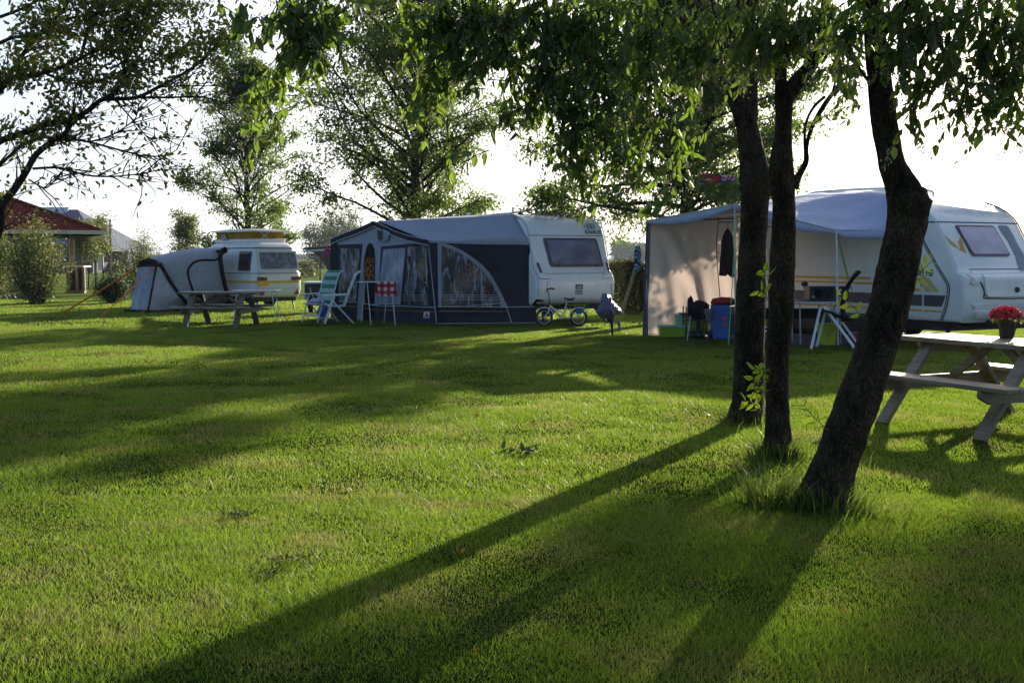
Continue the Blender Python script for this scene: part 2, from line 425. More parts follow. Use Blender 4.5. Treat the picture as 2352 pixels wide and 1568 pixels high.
def tilemat():
    m,nt,bs,out=newmat('red_roof_tiles'); c=coord(nt,'Object')
    f=nz(nt,3,5,.6,c); nt.links.new(ramp(nt,f,[(.3,(.12,.020,.016)),(.7,(.20,.032,.024))]),bs.inputs['Base Color']); bs.inputs['Roughness'].default_value=.9; bs.inputs['Specular IOR Level'].default_value=.1
    w=N(nt,'ShaderNodeTexWave'); w.bands_direction='X'; w.wave_type='BANDS'; w.inputs['Scale'].default_value=1.3; nt.links.new(c,w.inputs['Vector'])
    bump(nt,w.outputs['Fac'],.5,.05,bs); return m
MT['tileroof']=tilemat()
MT['slate']=simple('blue_grey_roof_sheet',(.045,.055,.11),.8)
MT['ridge']=simple('pale_ridge_sheet',(.35,.42,.50),.5)
MT['fascia']=simple('cream_fascia',(.55,.50,.40),.5)
MT['barnwall']=simple('dark_barn_wall',(.03,.035,.05),.8)
MT['stone']=simple('plinth_stone',(.16,.14,.12),.9,bumps=(8,.5,.03))
MT['firewood']=simple('stacked_firewood',(.05,.035,.03),.9,var=.6,vs=9,bumps=(9,1,.1))
MT['bikewhite']=simple('bike_white_paint',(.60,.68,.66),.3)
MT['bikeorange']=simple('orange_reflector',(.7,.15,.02),.3)
MT['deadleaf']=leafmat('fallen_leaf',(.20,.07,.02),(.40,.17,.05),(.5,.2,.05),.3,.7)
MT['clip']=simple('dried_clippings',(.09,.075,.035),.95,var=.5,vs=20)
# ground
def groundmat():
    m,nt,bs,out=newmat('lawn_soil_and_turf'); c=coord(nt,'Object')
    f=nz(nt,.35,6,.6,c); f2=nz(nt,14,6,.75,c)
    a=ramp(nt,f,[(.35,(.016,.036,.007)),(.65,(.027,.047,.011))])
    b=ramp(nt,f2,[(.3,(.35,.35,.30)),(.7,(1.25,1.25,1.2))])
    near=mixc(nt,1.0,a,b,'MULTIPLY')
    sep=N(nt,'ShaderNodeSeparateXYZ'); nt.links.new(c,sep.inputs[0])
    mr=N(nt,'ShaderNodeMapRange'); mr.inputs[1].default_value=27; mr.inputs[2].default_value=44; nt.links.new(sep.outputs[1],mr.inputs[0])
    w=nz(nt,.05,5,.5,coord(nt,'Object',(.25,1,1)))
    far=ramp(nt,w,[(.35,(.10,.145,.03)),(.6,(.145,.19,.045)),(.75,(.19,.20,.08))])
    nt.links.new(mixc(nt,mr.outputs[0],near,far),bs.inputs['Base Color'])
    bs.inputs['Roughness'].default_value=1; bs.inputs['Specular IOR Level'].default_value=0
    bump(nt,f2,.6,.03,bs); return m
MT['ground']=groundmat()
# ---------------- light ----------------
SUN_EL=R(15.5); SUN_AZ=R(28.3)   # azimuth to the right of the viewing direction (+Y)
w=bpy.data.worlds.new('World'); scene.world=w; w.use_nodes=True; nt=w.node_tree
bg=nt.nodes['Background']; sk=nt.nodes.new('ShaderNodeTexSky'); sk.sky_type='NISHITA'; sk.sun_disc=False
sk.sun_elevation=SUN_EL; sk.sun_rotation=SUN_AZ; sk.air_density=1.0; sk.dust_density=1.6; sk.ozone_density=2.5; sk.altitude=0
# thin high cloud veil mixed into the sky
tc=nt.nodes.new('ShaderNodeTexCoord'); mp=nt.nodes.new('ShaderNodeMapping'); mp.inputs['Scale'].default_value=(1.6,1.6,5); nt.links.new(tc.outputs['Generated'],mp.inputs[0])
cf=nz(nt,1.6,6,.55,mp.outputs[0],.3); cr=ramp(nt,cf,[(.30,(.80,.80,.80)),(.70,(1,1,1))])
dt=nt.nodes.new('ShaderNodeVectorMath'); dt.operation='DOT_PRODUCT'; dt.inputs[1].default_value=(math.sin(SUN_AZ),math.cos(SUN_AZ),.15); nt.links.new(tc.outputs['Generated'],dt.inputs[0])
dr_=ramp(nt,dt.outputs['Value'],[(.10,(.03,.03,.03)),(.62,(.60,.60,.60)),(1.0,(.85,.85,.85))])
cr=mixc(nt,1.0,cr,dr_,'MULTIPLY')
vc=ramp(nt,dt.outputs['Value'],[(.2,(.42,.52,.72)),(.62,(.58,.635,.76)),(.80,(.85,.85,.86)),(1.0,(1,.96,.86))])
vs=N(nt,'ShaderNodeVectorMath',operation='SCALE'); vs.inputs['Scale'].default_value=12.2; nt.links.new(vc,vs.inputs[0])
veil=mixc(nt,cr,sk.outputs[0],vs.outputs[0])
nt.links.new(veil,bg.inputs[0]); bg.inputs[1].default_value=.088
sl=bpy.data.lights.new('sun','SUN'); sl.energy=5.0; sl.angle=R(.55); sl.color=(1,.90,.74)
so=bpy.data.objects.new('sun',sl); COL.objects.link(so); so.location=(20,30,20)
sd=Vector((math.sin(SUN_AZ)*math.cos(SUN_EL),math.cos(SUN_AZ)*math.cos(SUN_EL),math.sin(SUN_EL)))
so.rotation_euler=sd.to_track_quat('Z','Y').to_euler()
scene.view_settings.view_transform='Standard'; scene.view_settings.look='None'; scene.view_settings.exposure=.93; scene.view_settings.gamma=1
scene.cycles.max_bounces=6; scene.cycles.transparent_max_bounces=8; scene.cycles.diffuse_bounces=3; scene.cycles.glossy_bounces=3
scene.cycles.caustics_reflective=False; scene.cycles.caustics_refractive=False
# ---------------- ground ----------------
mb=MB(); mb.add([(-3500,-60,0),(3500,-60,0),(3500,5000,0),(-3500,5000,0)],[(0,1,2,3)])
g=mb.build('ground',MT['ground'],loc=(0,0,0)); g['kind']='structure'
# ---------------- air ----------------
hm=bpy.data.materials.new('thin_evening_haze'); hm.use_nodes=True; hnt=hm.node_tree
hnt.nodes.remove(hnt.nodes['Principled BSDF']); pv=hnt.nodes.new('ShaderNodeVolumePrincipled'); pv.inputs['Density'].default_value=.00022; pv.inputs['Color'].default_value=(.78,.88,1,1); pv.inputs['Anisotropy'].default_value=.3
hnt.links.new(pv.outputs[0],hnt.nodes['Material Output'].inputs['Volume'])
mb=MB(); mb.box((0,2515,9.5),(7100,5210,22)); hz_=mb.build('haze',hm,loc=(0,2515,-1.5)); hz_['kind']='stuff'; hz_['category']='haze'; hz_['label']='thin pale evening haze lying over the whole camping field'
scene.cycles.volume_bounces=0
# ---------------- grass blades ----------------
rg=np.random.default_rng(7); rnd=random.Random(5)
EXCL=[]   # filled with polygons (x0,x1,y0,y1 oriented boxes) kept free of blades
def pn(x,y,s,seed=0):
    """cheap smooth pseudo noise -1..1"""
    r=np.random.default_rng(seed); o=np.zeros_like(x)
    for k in range(7):
        a=r.random()*6.283; f=s*(.6+r.random()*1.4); p=r.random()*6.283
        o+=np.sin((x*math.cos(a)+y*math.sin(a))*f+p+1.3*np.sin((x*math.sin(a)-y*math.cos(a))*f*.7+p*2))
    return o/4
def blades(n,y0,y1,h,wd,seed,power=2):
    r=np.random.default_rng(seed)
    y=np.sqrt(r.random(n)*(y1**2-y0**2)+y0**2)
    half=y*.50+1.2; x=(r.random(n)*2-1)*half
    d1=pn(x,y,2.2,1)+.6*pn(x,y,6,2)
    keep=r.random(n)<np.clip(.88+.25*d1,.6,1)
    keep&=~((x*.0+y>15.6)&in_mat(x,y))
    x=x[keep];y=y[keep];d1=d1[keep];n=len(x)
    H=h*(.45+.8*r.random(n))*(1+.45*np.clip(d1,-1,1.2)); W=wd*(.6+.8*r.random(n))*(1+.02*np.maximum(y-12,0))
    az=r.random(n)*6.283; lean=.15+1.3*r.random(n)**1.2; la=r.random(n)*6.283
    V=np.zeros((n,3,3)); c=np.cos(az)*W/2; s=np.sin(az)*W/2
    V[:,0,0]=x-c;V[:,0,1]=y-s; V[:,1,0]=x+c;V[:,1,1]=y+s
    V[:,2,0]=x+np.cos(la)*H*lean; V[:,2,1]=y+np.sin(la)*H*lean; V[:,2,2]=H
    V[:,:2,2]=-.004
    return V
MATQ=[G(1540,772),G(1985,798),G(2150,752),G(1770,735)]
def in_mat(x,y):
    ins=np.ones_like(x,bool)
    for i in range(4):
        a=MATQ[i];b=MATQ[(i+1)%4]
        ins&=((b.x-a.x)*(y-a.y)-(b.y-a.y)*(x-a.x))>0
    return ins
V=np.concatenate([blades(26000,2.9,13,.055,.0042,15),blades(620000,2.9,7.5,.025,.0034,11),blades(560000,7.5,14,.027,.0052,12),blades(950000,14,26,.029,.0065,13),blades(330000,26,42,.034,.013,14)])
gr=np_mesh('grass',V,3,MT['grass'],loc=(0,0,0)); gr['kind']='stuff'; gr['category']='grass'; gr['label']='short mown green lawn grass covering the whole camping field'
# ---------------- skeleton trees (middle distance) ----------------
def limb(mb,p,d,L,r0,rng,seg=6,up=.0,wob=.12,n=5,r1=.25):
    pts=[Vector(p)]; d=Vector(d).normalized(); rs=[r0]
    for i in range(seg):
        d=(d+Vector((rng.gauss(0,wob),rng.gauss(0,wob),rng.gauss(0,wob)*.6+up))).normalized()
        pts.append(pts[-1]+d*L/seg); rs.append(r0*(1-(1-r1)*(i+1)/seg))
    mb.tube(pts,rs,n,cap=False); return pts
def big_tree(name,label,cat,base,H,profile,nl,nleaf,lsz,seed,rt,first=.2,elev=(35,60),mat='leafB',bark='bark2',group=None,lean=(0,0),droop=.5,sub=9,clump=.22,wind=None):
    rng=random.Random(seed); r=np.random.default_rng(seed)
    root=thing(name,label,cat,base,group); base=Vector(base)
    tb=MB(); n=12
    tp=[base+Vector((lean[0]*t*H+.06*math.sin(5*t+seed),lean[1]*t*H+.06*math.cos(4*t),t*H-.05)) for t in [i/n for i in range(n+1)]]
    tr=[rt*(1.25 if i==0 else 1)*(1-.93*(i/n)**.9) for i in range(n+1)]
    tb.tube(tp,tr,10)
    P=[]
    bb=MB()
    for i in range(nl):
        t=first+(1-first)*((i+.3)/nl)*.97; k=t*n; a=int(min(k,n-1)); p=tp[a].lerp(tp[a+1],k-a)
        az=i*2.39996+rng.random()*.5; e=R(elev[0]+(elev[1]-elev[0])*t+rng.uniform(-8,8))
        Lr=profile(t,az)*rng.uniform(.8,1.1)
        if Lr<.15: continue
        d=Vector((math.cos(az)*math.cos(e),math.sin(az)*math.cos(e),math.sin(e)))
        pts=limb(bb,p,d,Lr/math.cos(e)*.95,rt*.30*(1-t*.65),rng,7,-.02*droop,.17)
        for q in range(1,8):
            for s_ in range(2 if q<7 else 3):
                dd=(pts[q]-pts[q-1]).normalized()+Vector((rng.gauss(0,.75),rng.gauss(0,.75),rng.gauss(0,.5)))
                sp=limb(bb,pts[q],dd,Lr*rng.uniform(.18,.42)*(1.1-.06*q),rt*.07*(1-t*.5),rng,3,-.08*droop,.2,4)
                wgt=int(2+q*.5)
                for z in sp[1:]:
                    for _ in range(wgt): P.append(z)
    if not P: return root
    P=np.array([tuple(p) for p in P]); P=P[r.permutation(len(P))[:max(80,len(P)//2)]]; idx=r.integers(0,len(P),nleaf)
    nz3=np.array([mnoise.noise(Vector(p)*.9) for p in P])
    keep=r.random(nleaf)<np.clip(.68+1.9*nz3[idx],.06,1); idx=idx[keep]
    C=P[idx]+r.normal(size=(len(idx),3))*clump*np.array([1,1,.6])
    tb.build('trunk',MT[bark],root); bb.build('branches',MT[bark],root)
    np_mesh('crown',leaf_quads(C,lsz,lsz*.42,r,droop),4,MT[mat],root)
    return root
# ---------------- trees behind the caravans ----------------
def prof_cone(Rm,asym=0,low=.55,azd=math.pi):
    return lambda t,az: Rm*(1-max(0,(t-.42))/.62)**.75*(low+(1-low)*min(1,t/.3))*(1+asym*math.cos(az-azd))
b=G(575,705); b=Vector(((575-CX)/FPX*39,39,0))
big_tree('ash_tree','slender leafy tree rising behind the pop-top caravan with yellow canvas','tree',b,7.7,prof_cone(2.05,.12,.35),64,44000,.125,21,.17,first=.14,elev=(30,66),clump=.15)
b=Vector(((960-CX)/FPX*33,33,0))
big_tree('ash_tree','large broad tree rising behind the grey caravan awning','tree',b,11.5,prof_cone(3.5,.22,.42),90,125000,.13,22,.21,first=.15,elev=(30,64),clump=.17)
b=Vector(((1578-CX)/FPX*28.5,28.5,0))
big_tree('ash_tree','thick trunked tree behind the beige canopy wall with drooping lower limbs','tree',b,9.2,prof_cone(3.45,.16,.9),72,140000,.13,23,.26,first=.27,elev=(-4,55),clump=.18,droop=1.2)
b=Vector((17.7,31,0))
big_tree('ash_tree','airy tree beyond the wedge-front caravan at the right edge','tree',b,15,prof_cone(4.0,.0,1.0),56,180000,.15,24,.22,first=.47,elev=(8,50),clump=.2,droop=.5)
# small tree beside a tall stake
b=G(432,668); b=Vector(((432-CX)/FPX*52,52,0))
big_tree('young_tree','small young tree beside a tall stake behind the small tent','tree',b,3.3,lambda t,az:.62*(1-.5*t),26,9000,.12,25,.05,first=.1,elev=(30,60),mat='leafS',clump=.2)
# two staked saplings near the cabin
for x,D,H,rw,sd,lb in((203,56,2.9,.70,31,'staked sapling nearest the cabin porch with round leafy head'),(236,58,3.6,.52,32,'taller staked sapling just left of the tall bare post')):
    b=Vector(((x-CX)/FPX*D,D,0))
    r0=big_tree('sapling',lb,'tree',b,H,lambda t,az,rw=rw:rw*(1-.55*max(0,t-.5)) if t>.5 else .1,34,8500,.13,sd,.04,first=.52,elev=(20,50),mat='leafS',clump=.19,group='saplings by the cabin')
    for k in(-1,1):
        m=MB(); m.tube([b+Vector((k*.35,.1,0)),b+Vector((k*.35,.1,1.9))],.05,7)
        o=m.build('stake',MT['post']); tag(o,f"{'left' if k<0 else 'right'} wooden stake holding the {'sapling nearest the cabin porch' if sd==31 else 'taller sapling by the tall bare post'}",'stake','stakes beside the saplings')
def post(x,ytop,ybot,r,lb,grp=None):
    p=G(x,ybot); m=MB(); t=at(x,ytop,p.y); m.tube([p,p.lerp(t,.5)+Vector((.02,0,0)),t],[r,r*.95,r*.85],8); o=m.build('wooden_post',MT['post'],loc=p); tag(o,lb,'post',grp)
post(253,504,645,.085,'tall bare wooden post standing alone right of the saplings')
post(411,498,640,.085,'tall bare wooden post beside the small tree behind the tent')
post(183,536,655,.10,'wooden post just behind the porch column')
for i,(x,lb) in enumerate(((200,'short fence post in the far meadow seen under the sapling nearest the porch'),(219,'left one of two short dark posts in the far meadow'),(227,'right one of two short dark posts in the far meadow'))):
    post(x,606,619,.09,lb,'short meadow posts')
# ---------------- shrubs ----------------
def shrub(name,label,base,H,Rx,nst,nleaf,ls,mat,seed,spread=.5,sz=.16,cat='shrub',open_=0):
    rng=random.Random(seed); r=np.random.default_rng(seed); root=thing(name,label,cat,base); base=Vector(base)
    sb=MB(); P=[]
    for i in range(nst):
        a=rng.random()*6.283; q=rng.random()**.6; tip=Vector((math.cos(a)*Rx*q,math.sin(a)*Rx*q*.8,H*(1-.45*q*q)*rng.uniform(.75,1.05)))
        s0=Vector((math.cos(a)*Rx*.18*q,math.sin(a)*Rx*.18*q,0)); mid=s0.lerp(tip,.5)+Vector((math.cos(a)*.1,math.sin(a)*.1,.15))
        pts=smoothline([base+s0,base+mid,base+tip],5); sb.tube(pts,[.018*(1-.7*k/len(pts)) for k in range(len(pts))],4,False)
        for k,p in enumerate(pts):
            if k>2*open_+1:
                for _ in range(2): P.append(p+Vector((rng.gauss(0,sz),rng.gauss(0,sz),rng.gauss(0,sz))))
    P=np.array([tuple(p) for p in P]); C=P[r.integers(0,len(P),nleaf)]+r.normal(size=(nleaf,3))*sz*.6
    C[:,2]=np.maximum(C[:,2],.03)
    sb.build('stems',MT['bark2'],root); np_mesh('foliage',leaf_quads(C,ls,ls*.45,r,-.2),4,MT[mat],root); return root
shrub('flowering_shrub','tall loose green shrub in front of the log cabin',G(85,698),2.75,1.05,70,9000,.085,'leafS',41,sz=.2)
shrub('round_shrub','compact dark rounded shrub between the cabin and the small tent',G(258,697),1.0,.62,60,9000,.05,'leafD',42,sz=.13)
shrub('garden_shrub','feathery shrub growing just behind the small grey tent',Vector(((330-CX)/FPX*43,43,0)),2.5,.9,44,5200,.08,'leafS',43,sz=.2)
shrub('dark_shrub','dark shrub at the left photo edge before the cabin wall',G(-14,690),2.9,.7,50,7000,.09,'leafS',44,sz=.2)
# ---------------- hedge between the two pitches ----------------
def hedge(label,p0,p1,wd,h,n,seed,ls=.06):
    r=np.random.default_rng(seed); p0=Vector(p0);p1=Vector(p1); root=thing('hedge',label,'hedge',p0.lerp(p1,.5))
    d=(p1-p0); L=d.length; d/=L; s=Vector((-d.y,d.x,0))
    t=r.random(n)*L; a=r.random(n); u=(r.random(n)*2-1)
    top=h*(1+.08*pn(t,t*0,2.5,seed)); z=top*(r.random(n)**.8)
    # favour the shell
    e=r.random(n); u=np.where(e<.6,np.sign(u)*(.85+.2*r.random(n)),u); z=np.where(e>.8,top*(.93+.1*r.random(n)),z)
    P=np.array(p0)[None]+t[:,None]*np.array(d)[None]+(u*wd/2)[:,None]*np.array(s)[None]; P[:,2]=z
    np_mesh('foliage',leaf_quads(P,ls,ls*.55,r,.1),4,MT['leafH'],root)
    sb=MB(); rr=random.Random(seed)
    for k in range(int(L*9)):
        q=p0+d*rr.random()*L+s*rr.uniform(-.2,.2)*wd; sb.tube([q,q+Vector((rr.gauss(0,.12),rr.gauss(0,.1),h*rr.uniform(.7,1.12)))],[.014,.005],4,False)
    sb.build('stems',MT['bark2'],root)
hedge('dense leafy hedge between the silver caravan and the beige canopy wall',(2.9,31.5,0),(9.5,34.0,0),.9,1.35,60000,51,.085)
# ---------------- far wood and meadow ----------------
def far_wood(name,x0,x1,D,hfun,n,ls,seed,depth=40,kindlabel=None):
    r=np.random.default_rng(seed); x=x0+(x1-x0)*r.random(n); y=D+depth*r.random(n)
    h=hfun(x); z=h*(r.random(n)**.7)
    P=np.stack([x,y,z],1); o=np_mesh(name,leaf_quads(P,ls,ls*.8,r,0),4,MT['farleaf'],loc=((x0+x1)/2,D,0)); o['kind']='stuff'; o['category']='wood'; o['label']=kindlabel
far_wood('far_wood',40,330,430,lambda x:6.6+1.2*pn(x,x*0,.09,3)+1.0*pn(x,x*0,.35,4),70000,1.2,61,30,'distant hazy wood on the horizon right of the silver caravan')
far_wood('far_wood',-420,40,640,lambda x:3.2+.7*pn(x,x*0,.05,5)+.5*pn(x,x*0,.2,6),60000,1.3,62,30,'low blue distant wood on the horizon left of the caravans')
for i,(x,D,H,Rw,lb) in enumerate(((738,150,3.7,2.2,'left one of three round distant trees beyond the meadow'),(768,155,4.2,2.4,'middle one of three round distant trees beyond the meadow'),(800,160,5.0,2.6,'right one of three round distant trees, partly behind the awning'))):
    b=Vector(((x-CX)/FPX*D,D,0))
    big_tree('distant_tree',lb,'tree',b,H+.6,lambda t,az,Rw=Rw:Rw*math.sin(min(1,max(.05,t))*2.7)**.6,34,5200,.32,70+i,.16,first=.15,elev=(20,60),mat='farleaf',clump=.45,group='distant round trees')
hedge('low far hedge across the meadow left of the awning',(-26,90,0),(-15.5,90,0),2,1.1,4000,52,.22)
hedge('dark low far hedge crossing behind the cabin porch',(-52,118,0),(-40.5,118,0),2,.95,4000,53,.3)
hedge('dark low far hedge right of the tall bare post',(-40,125,0),(-31,125,0),2,.9,4000,54,.3)
# ---------------- log cabin at the left ----------------
PR=at(234,532,45); ez=PR.z; MC=Matrix.Translation((PR.x,PR.y,0))@Matrix.Rotation(R(30),4,'Z')
cab=thing('log_cabin','low log cabin with dark red tiled roof and cream fascia at the left edge','cabin',(PR.x-4,PR.y-1,0))
rz=4.25; xl=-9.5
fl=Vector((xl,0,ez)); fr=Vector((0,0,ez)); br=Vector((0,8,ez)); bl=Vector((xl,8,ez)); r2=Vector((-3.6,4,rz)); r1=Vector((xl,4,rz))
m=MB(MC); nc=20
for i in range(nc):
    a=i/nc; b_=(i+1)/nc
    la=fl.lerp(r1,a);ra=fr.lerp(r2,a);lb_=fl.lerp(r1,b_);rb=fr.lerp(r2,b_); u=Vector((0,0,.04))
    m.add([la+u,ra+u,rb,lb_],[(0,1,2,3)]); m.add([la,ra,ra+u,la+u],[(0,1,2,3)])
    c0=br.lerp(r2,a);c1=br.lerp(r2,b_); m.add([ra+u,c0+u,c1,rb],[(0,1,2,3)]); m.add([ra,c0,c0+u,ra+u],[(0,1,2,3)])
m.add([bl,br,r2,r1],[(0,1,2,3)])
for i in range(22):
    p=fr.lerp(r2,i/22); q=fr.lerp(r2,(i+1)/22); m.tube([p+Vector((0,0,.02)),q+Vector((0,0,.05))],[.085,.07],6)
rf=m.build('roof',MT['tileroof'],cab)
m=MB(MC); m.box((xl/2,-.03,ez-.03),(-xl+.1,.05,.15)); m.box((.03,4,ez-.03),(.05,8,.15)); m.build('fascia',MT['fascia'],rf)
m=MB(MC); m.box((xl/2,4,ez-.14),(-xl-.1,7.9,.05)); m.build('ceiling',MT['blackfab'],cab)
wx=-1.95; wy=1.2
m=MB(MC); m.box(((xl+wx)/2,wy+2,.13),(wx-xl+.3,4.4,.3)); m.build('plinth',MT['stone'],cab)
m=MB(MC)
for k in range(15):
    z=.36+k*.155; m.box(((xl+wx)/2,wy,z),(wx-xl,.10,.145)); m.box((wx,wy+2,z),(.10,4,.145))
m.build('wall',MT['plank'],cab,bevel=.012)
m=MB(MC); m.box((-2.55,wy-.07,1.75),(.72,.06,1.1)); wf=m.build('window',MT['fascia'],cab)
m=MB(MC); m.box((-2.55,wy-.11,1.75),(.56,.02,.94)); m.build('pane',MT['glassE'],wf)
m=MB(MC); m.box((-3.75,wy-.07,1.25),(.5,.06,1.9)); m.build('door',MT['blackfab'],cab)
m=MB(MC); m.box((-.12,6.6,ez/2-.1),(.22,.22,ez-.2)); m.build('porch_column',MT['wood'],cab,bevel=.01)
m=MB(); m.tube(smoothline([at(118,552,45.5),at(132,547,45.3),at(157,543,45),at(160,535,45)],4),.045,8); m.build('downpipe',MT['black'],cab)
# firewood store
D1=50.0
st=thing('firewood_store','open firewood rack with pale top plank beside the cabin porch','wood store',G(172,664))
a=at(152,612,D1); b=at(195,612,D1)
m=MB(); m.box(((a.x+b.x)/2,D1+.3,a.z),(b.x-a.x,.9,.07)); m.build('top_plank',MT['fascia'],st)
m=MB(); m.box((b.x-.06,D1,a.z/2),(.11,.11,a.z)); m.box((a.x+.06,D1,a.z/2),(.11,.11,a.z)); m.box((at(177,630,D1).x,D1-.02,a.z/2),(.10,.10,a.z)); m.box(((a.x+b.x)/2,D1,.06),(b.x-a.x,.3,.12)); m.build('frame',MT['wood'],st)
m=MB(); rr=random.Random(3)
for i in range(15):
    for k in range(9):
        x=a.x+.15+(b.x-a.x-.3)*(i+.5*(k%2))/15; m.tube([(x,D1+.08+rr.random()*.08,.16+k*(a.z-.2)/9),(x,D1+.6,.16+k*(a.z-.2)/9)],.05+.02*rr.random(),6)
m.build('firewood',MT['firewood'],st)
# bicycle leaning by the firewood store (white mudguard and wheel seen past the shrub)
def bike(name,label,O,yaw,R0,L,frame,seatz,barz,rear_rack=None,kid=False):
    root=thing(name,label,'bicycle',O); M=Matrix.Translation(O)@Matrix.Rotation(yaw,4,'Z')
    for i,x in enumerate((0,L)):
        m=MB(M); m.torus((x,0,R0),R0-.026,.027,(0,1,0)); wh=m.build('wheel',MT['tyre'],root)
        m=MB(M); m.torus((x,0,R0),R0-.058,.007,(0,1,0)); 
        for k in range(14):
            a=k*math.pi/7; m.tube([(x,0,R0),(x+math.cos(a)*(R0-.05),0,R0+math.sin(a)*(R0-.05))],.0011,4)
        m.tube([(x,-.04,R0),(x,.04,R0)],.018,8); m.build('rim',frame,wh)
        if kid:
            m=MB(M); m.lathe([(.001,0),(.03,.0),(.03,.006),(.001,.008)],(x-.03*(1 if i else -1),-.02,R0*.8),10,(0,-1,0)); m.build('reflector',MT['bikeorange'],wh)
    m=MB(M); bb=(L*.52,0,R0*.92); hd=(L*.17,0,seatz*.78); hd2=(L*.14,0,barz*.86); ss=(L*.66,0,seatz-.05)
    m.tube([hd,bb],.02,8); m.tube([hd2,(L*.60,0,R0*1.5)],.014,8) if not kid else m.tube([(L*.18,0,seatz*.72),(L*.62,0,R0*1.35)],.012,8)
    m.tube([bb,ss],.014,8); m.tube([bb,(L,0.03,R0)],.011,6); m.tube([bb,(L,-0.03,R0)],.011,6)
    m.tube([(L*.62,0.03,seatz*.72),(L,0.03,R0)],.009,6); m.tube([(L*.62,-0.03,seatz*.72),(L,-0.03,R0)],.009,6)
    for s in(-1,1): m.tube([hd,(L*.12,.035*s,R0*1.6),(0,.035*s,R0)],.012,6)
    m.build('frame',frame,root)
    m=MB(M); m.tube([hd,(L*.11,0,barz-.02)],.012,6); m.tube(smoothline([(L*.20,-.24,barz+.03),(L*.10,-.16,barz+.02),(L*.08,0,barz-.02),(L*.10,.16,barz+.02),(L*.20,.24,barz+.03)],4),.011,6)
    m.tube([(L*.20,-.24,barz+.03),(L*.27,-.245,barz+.03)],.018,7); m.tube([(L*.20,.24,barz+.03),(L*.27,.245,barz+.03)],.018,7); m.build('handlebar',MT['black'],root)
    m=MB(M); m.grid(lambda u,v:(L*.58+.24*u,(v-.5)*(.04+.10*u),seatz+.03*math.sin(math.pi*v)+.01*math.cos(6*u)),6,6); m.grid(lambda u,v:(L*.58+.24*u,(v-.5)*(.04+.10*u),seatz-.02),6,6); m.build('saddle',MT['black'],root,solid=.012)
    m=MB(M); m.torus((bb[0],-.03,bb[2]),R0*.36,.006,(0,1,0)); m.tube([bb,(bb[0]+.11,-.06,bb[2]-.08)],.008,5); m.tube([bb,(bb[0]-.11,.06,bb[2]+.08)],.008,5); m.box((bb[0]+.11,-.09,bb[2]-.08),(.07,.06,.018)); m.box((bb[0]-.11,.09,bb[2]+.08),(.07,.06,.018)); m.build('pedals',MT['black'],root)
    for x,t0,t1 in((0,20,150),(L,20,170)):
        m=MB(M); m.tube([(x+math.cos(R(t))*(R0+.025),0,R0+math.sin(R(t))*(R0+.025)) for t in range(t0,t1,12)],.014,6); m.build('mudguard',frame,root)
    if rear_rack:
        m=MB(M); z=R0*2+.08; m.tube([(L*.68,-.045,z),(L*1.22,-.045,z)],.009,6); m.tube([(L*.68,.045,z),(L*1.22,.045,z)],.009,6)
        for k in range(4): m.tube([(L*(.74+.15*k),-.045,z),(L*(.74+.15*k),.045,z)],.007,5)
        for s in(-1,1): m.tube([(L*.88,s*.05,z),(L,s*.05,R0)],.008,5); m.tube([(L*1.18,s*.05,z),(L,s*.05,R0)],.008,5)
        m.build('luggage_rack',rear_rack,root)
        m=MB(M)
        for s in(-1,1): m.prism([(L-.06,s*.05,R0*1.45),(L+.05,s*.05,R0*1.4),(L+.12,s*.05,R0*2),(L-.06,s*.05,R0*2.1)],(0,s*.02,0))
        m.build('coat_guard',MT['bluec'],root)
    return root
bike('bicycle','white bicycle parked behind the tall shrub near the firewood store',G(120,676)+Vector((-.2,0,0)),R(250),.33,1.02,MT['bikewhite'],.9,1.0)
# barn far behind
DB=112
bn=thing('barn','large barn with blue grey roof behind the cabin','barn',(at(180,590,DB).x,DB,0))
a=at(85,479,DB+7); b=at(172,484,DB+7); rz=at(172,484,DB+7).z
e1=at(245,577,DB); ez2=at(150,561,DB).z
xl=at(-60,560,DB).x; xr=e1.x
m=MB(); m.prism([(xl,DB,ez2),(xr-1.0,DB,ez2),(at(172,484,DB+7).x+.3,DB+7,rz),(xl,DB+7,rz)],(0,0,.12)); m.prism([(xr-1.0,DB,ez2),(xr+.3,DB,at(245,577,DB).z),(xr+.3,DB+14,at(245,577,DB).z),(at(172,484,DB+7).x+.3,DB+7,rz)],(0,0,.12)); m.build('roof',MT['slate'],bn)
m=MB(); m.prism([(xl,DB+6.1,rz-.55),(b.x-.6,DB+6.1,rz-.55),(b.x-.6,DB+7,rz+.2),(xl,DB+7,rz+.2)],(0,0,.16)); m.build('ridge_cap',MT['ridge'],bn)
m=MB(); m.box(((xl+xr)/2-.5,DB+7,ez2/2),(xr-xl-2.2,13,ez2)); m.build('wall',MT['barnwall'],bn)
m=MB(); wxx=at(228,585,DB).x; m.box((wxx,DB+.38,1.6),(.5,.1,2.6)); m.build('door_frame',MT['fascia'],bn)
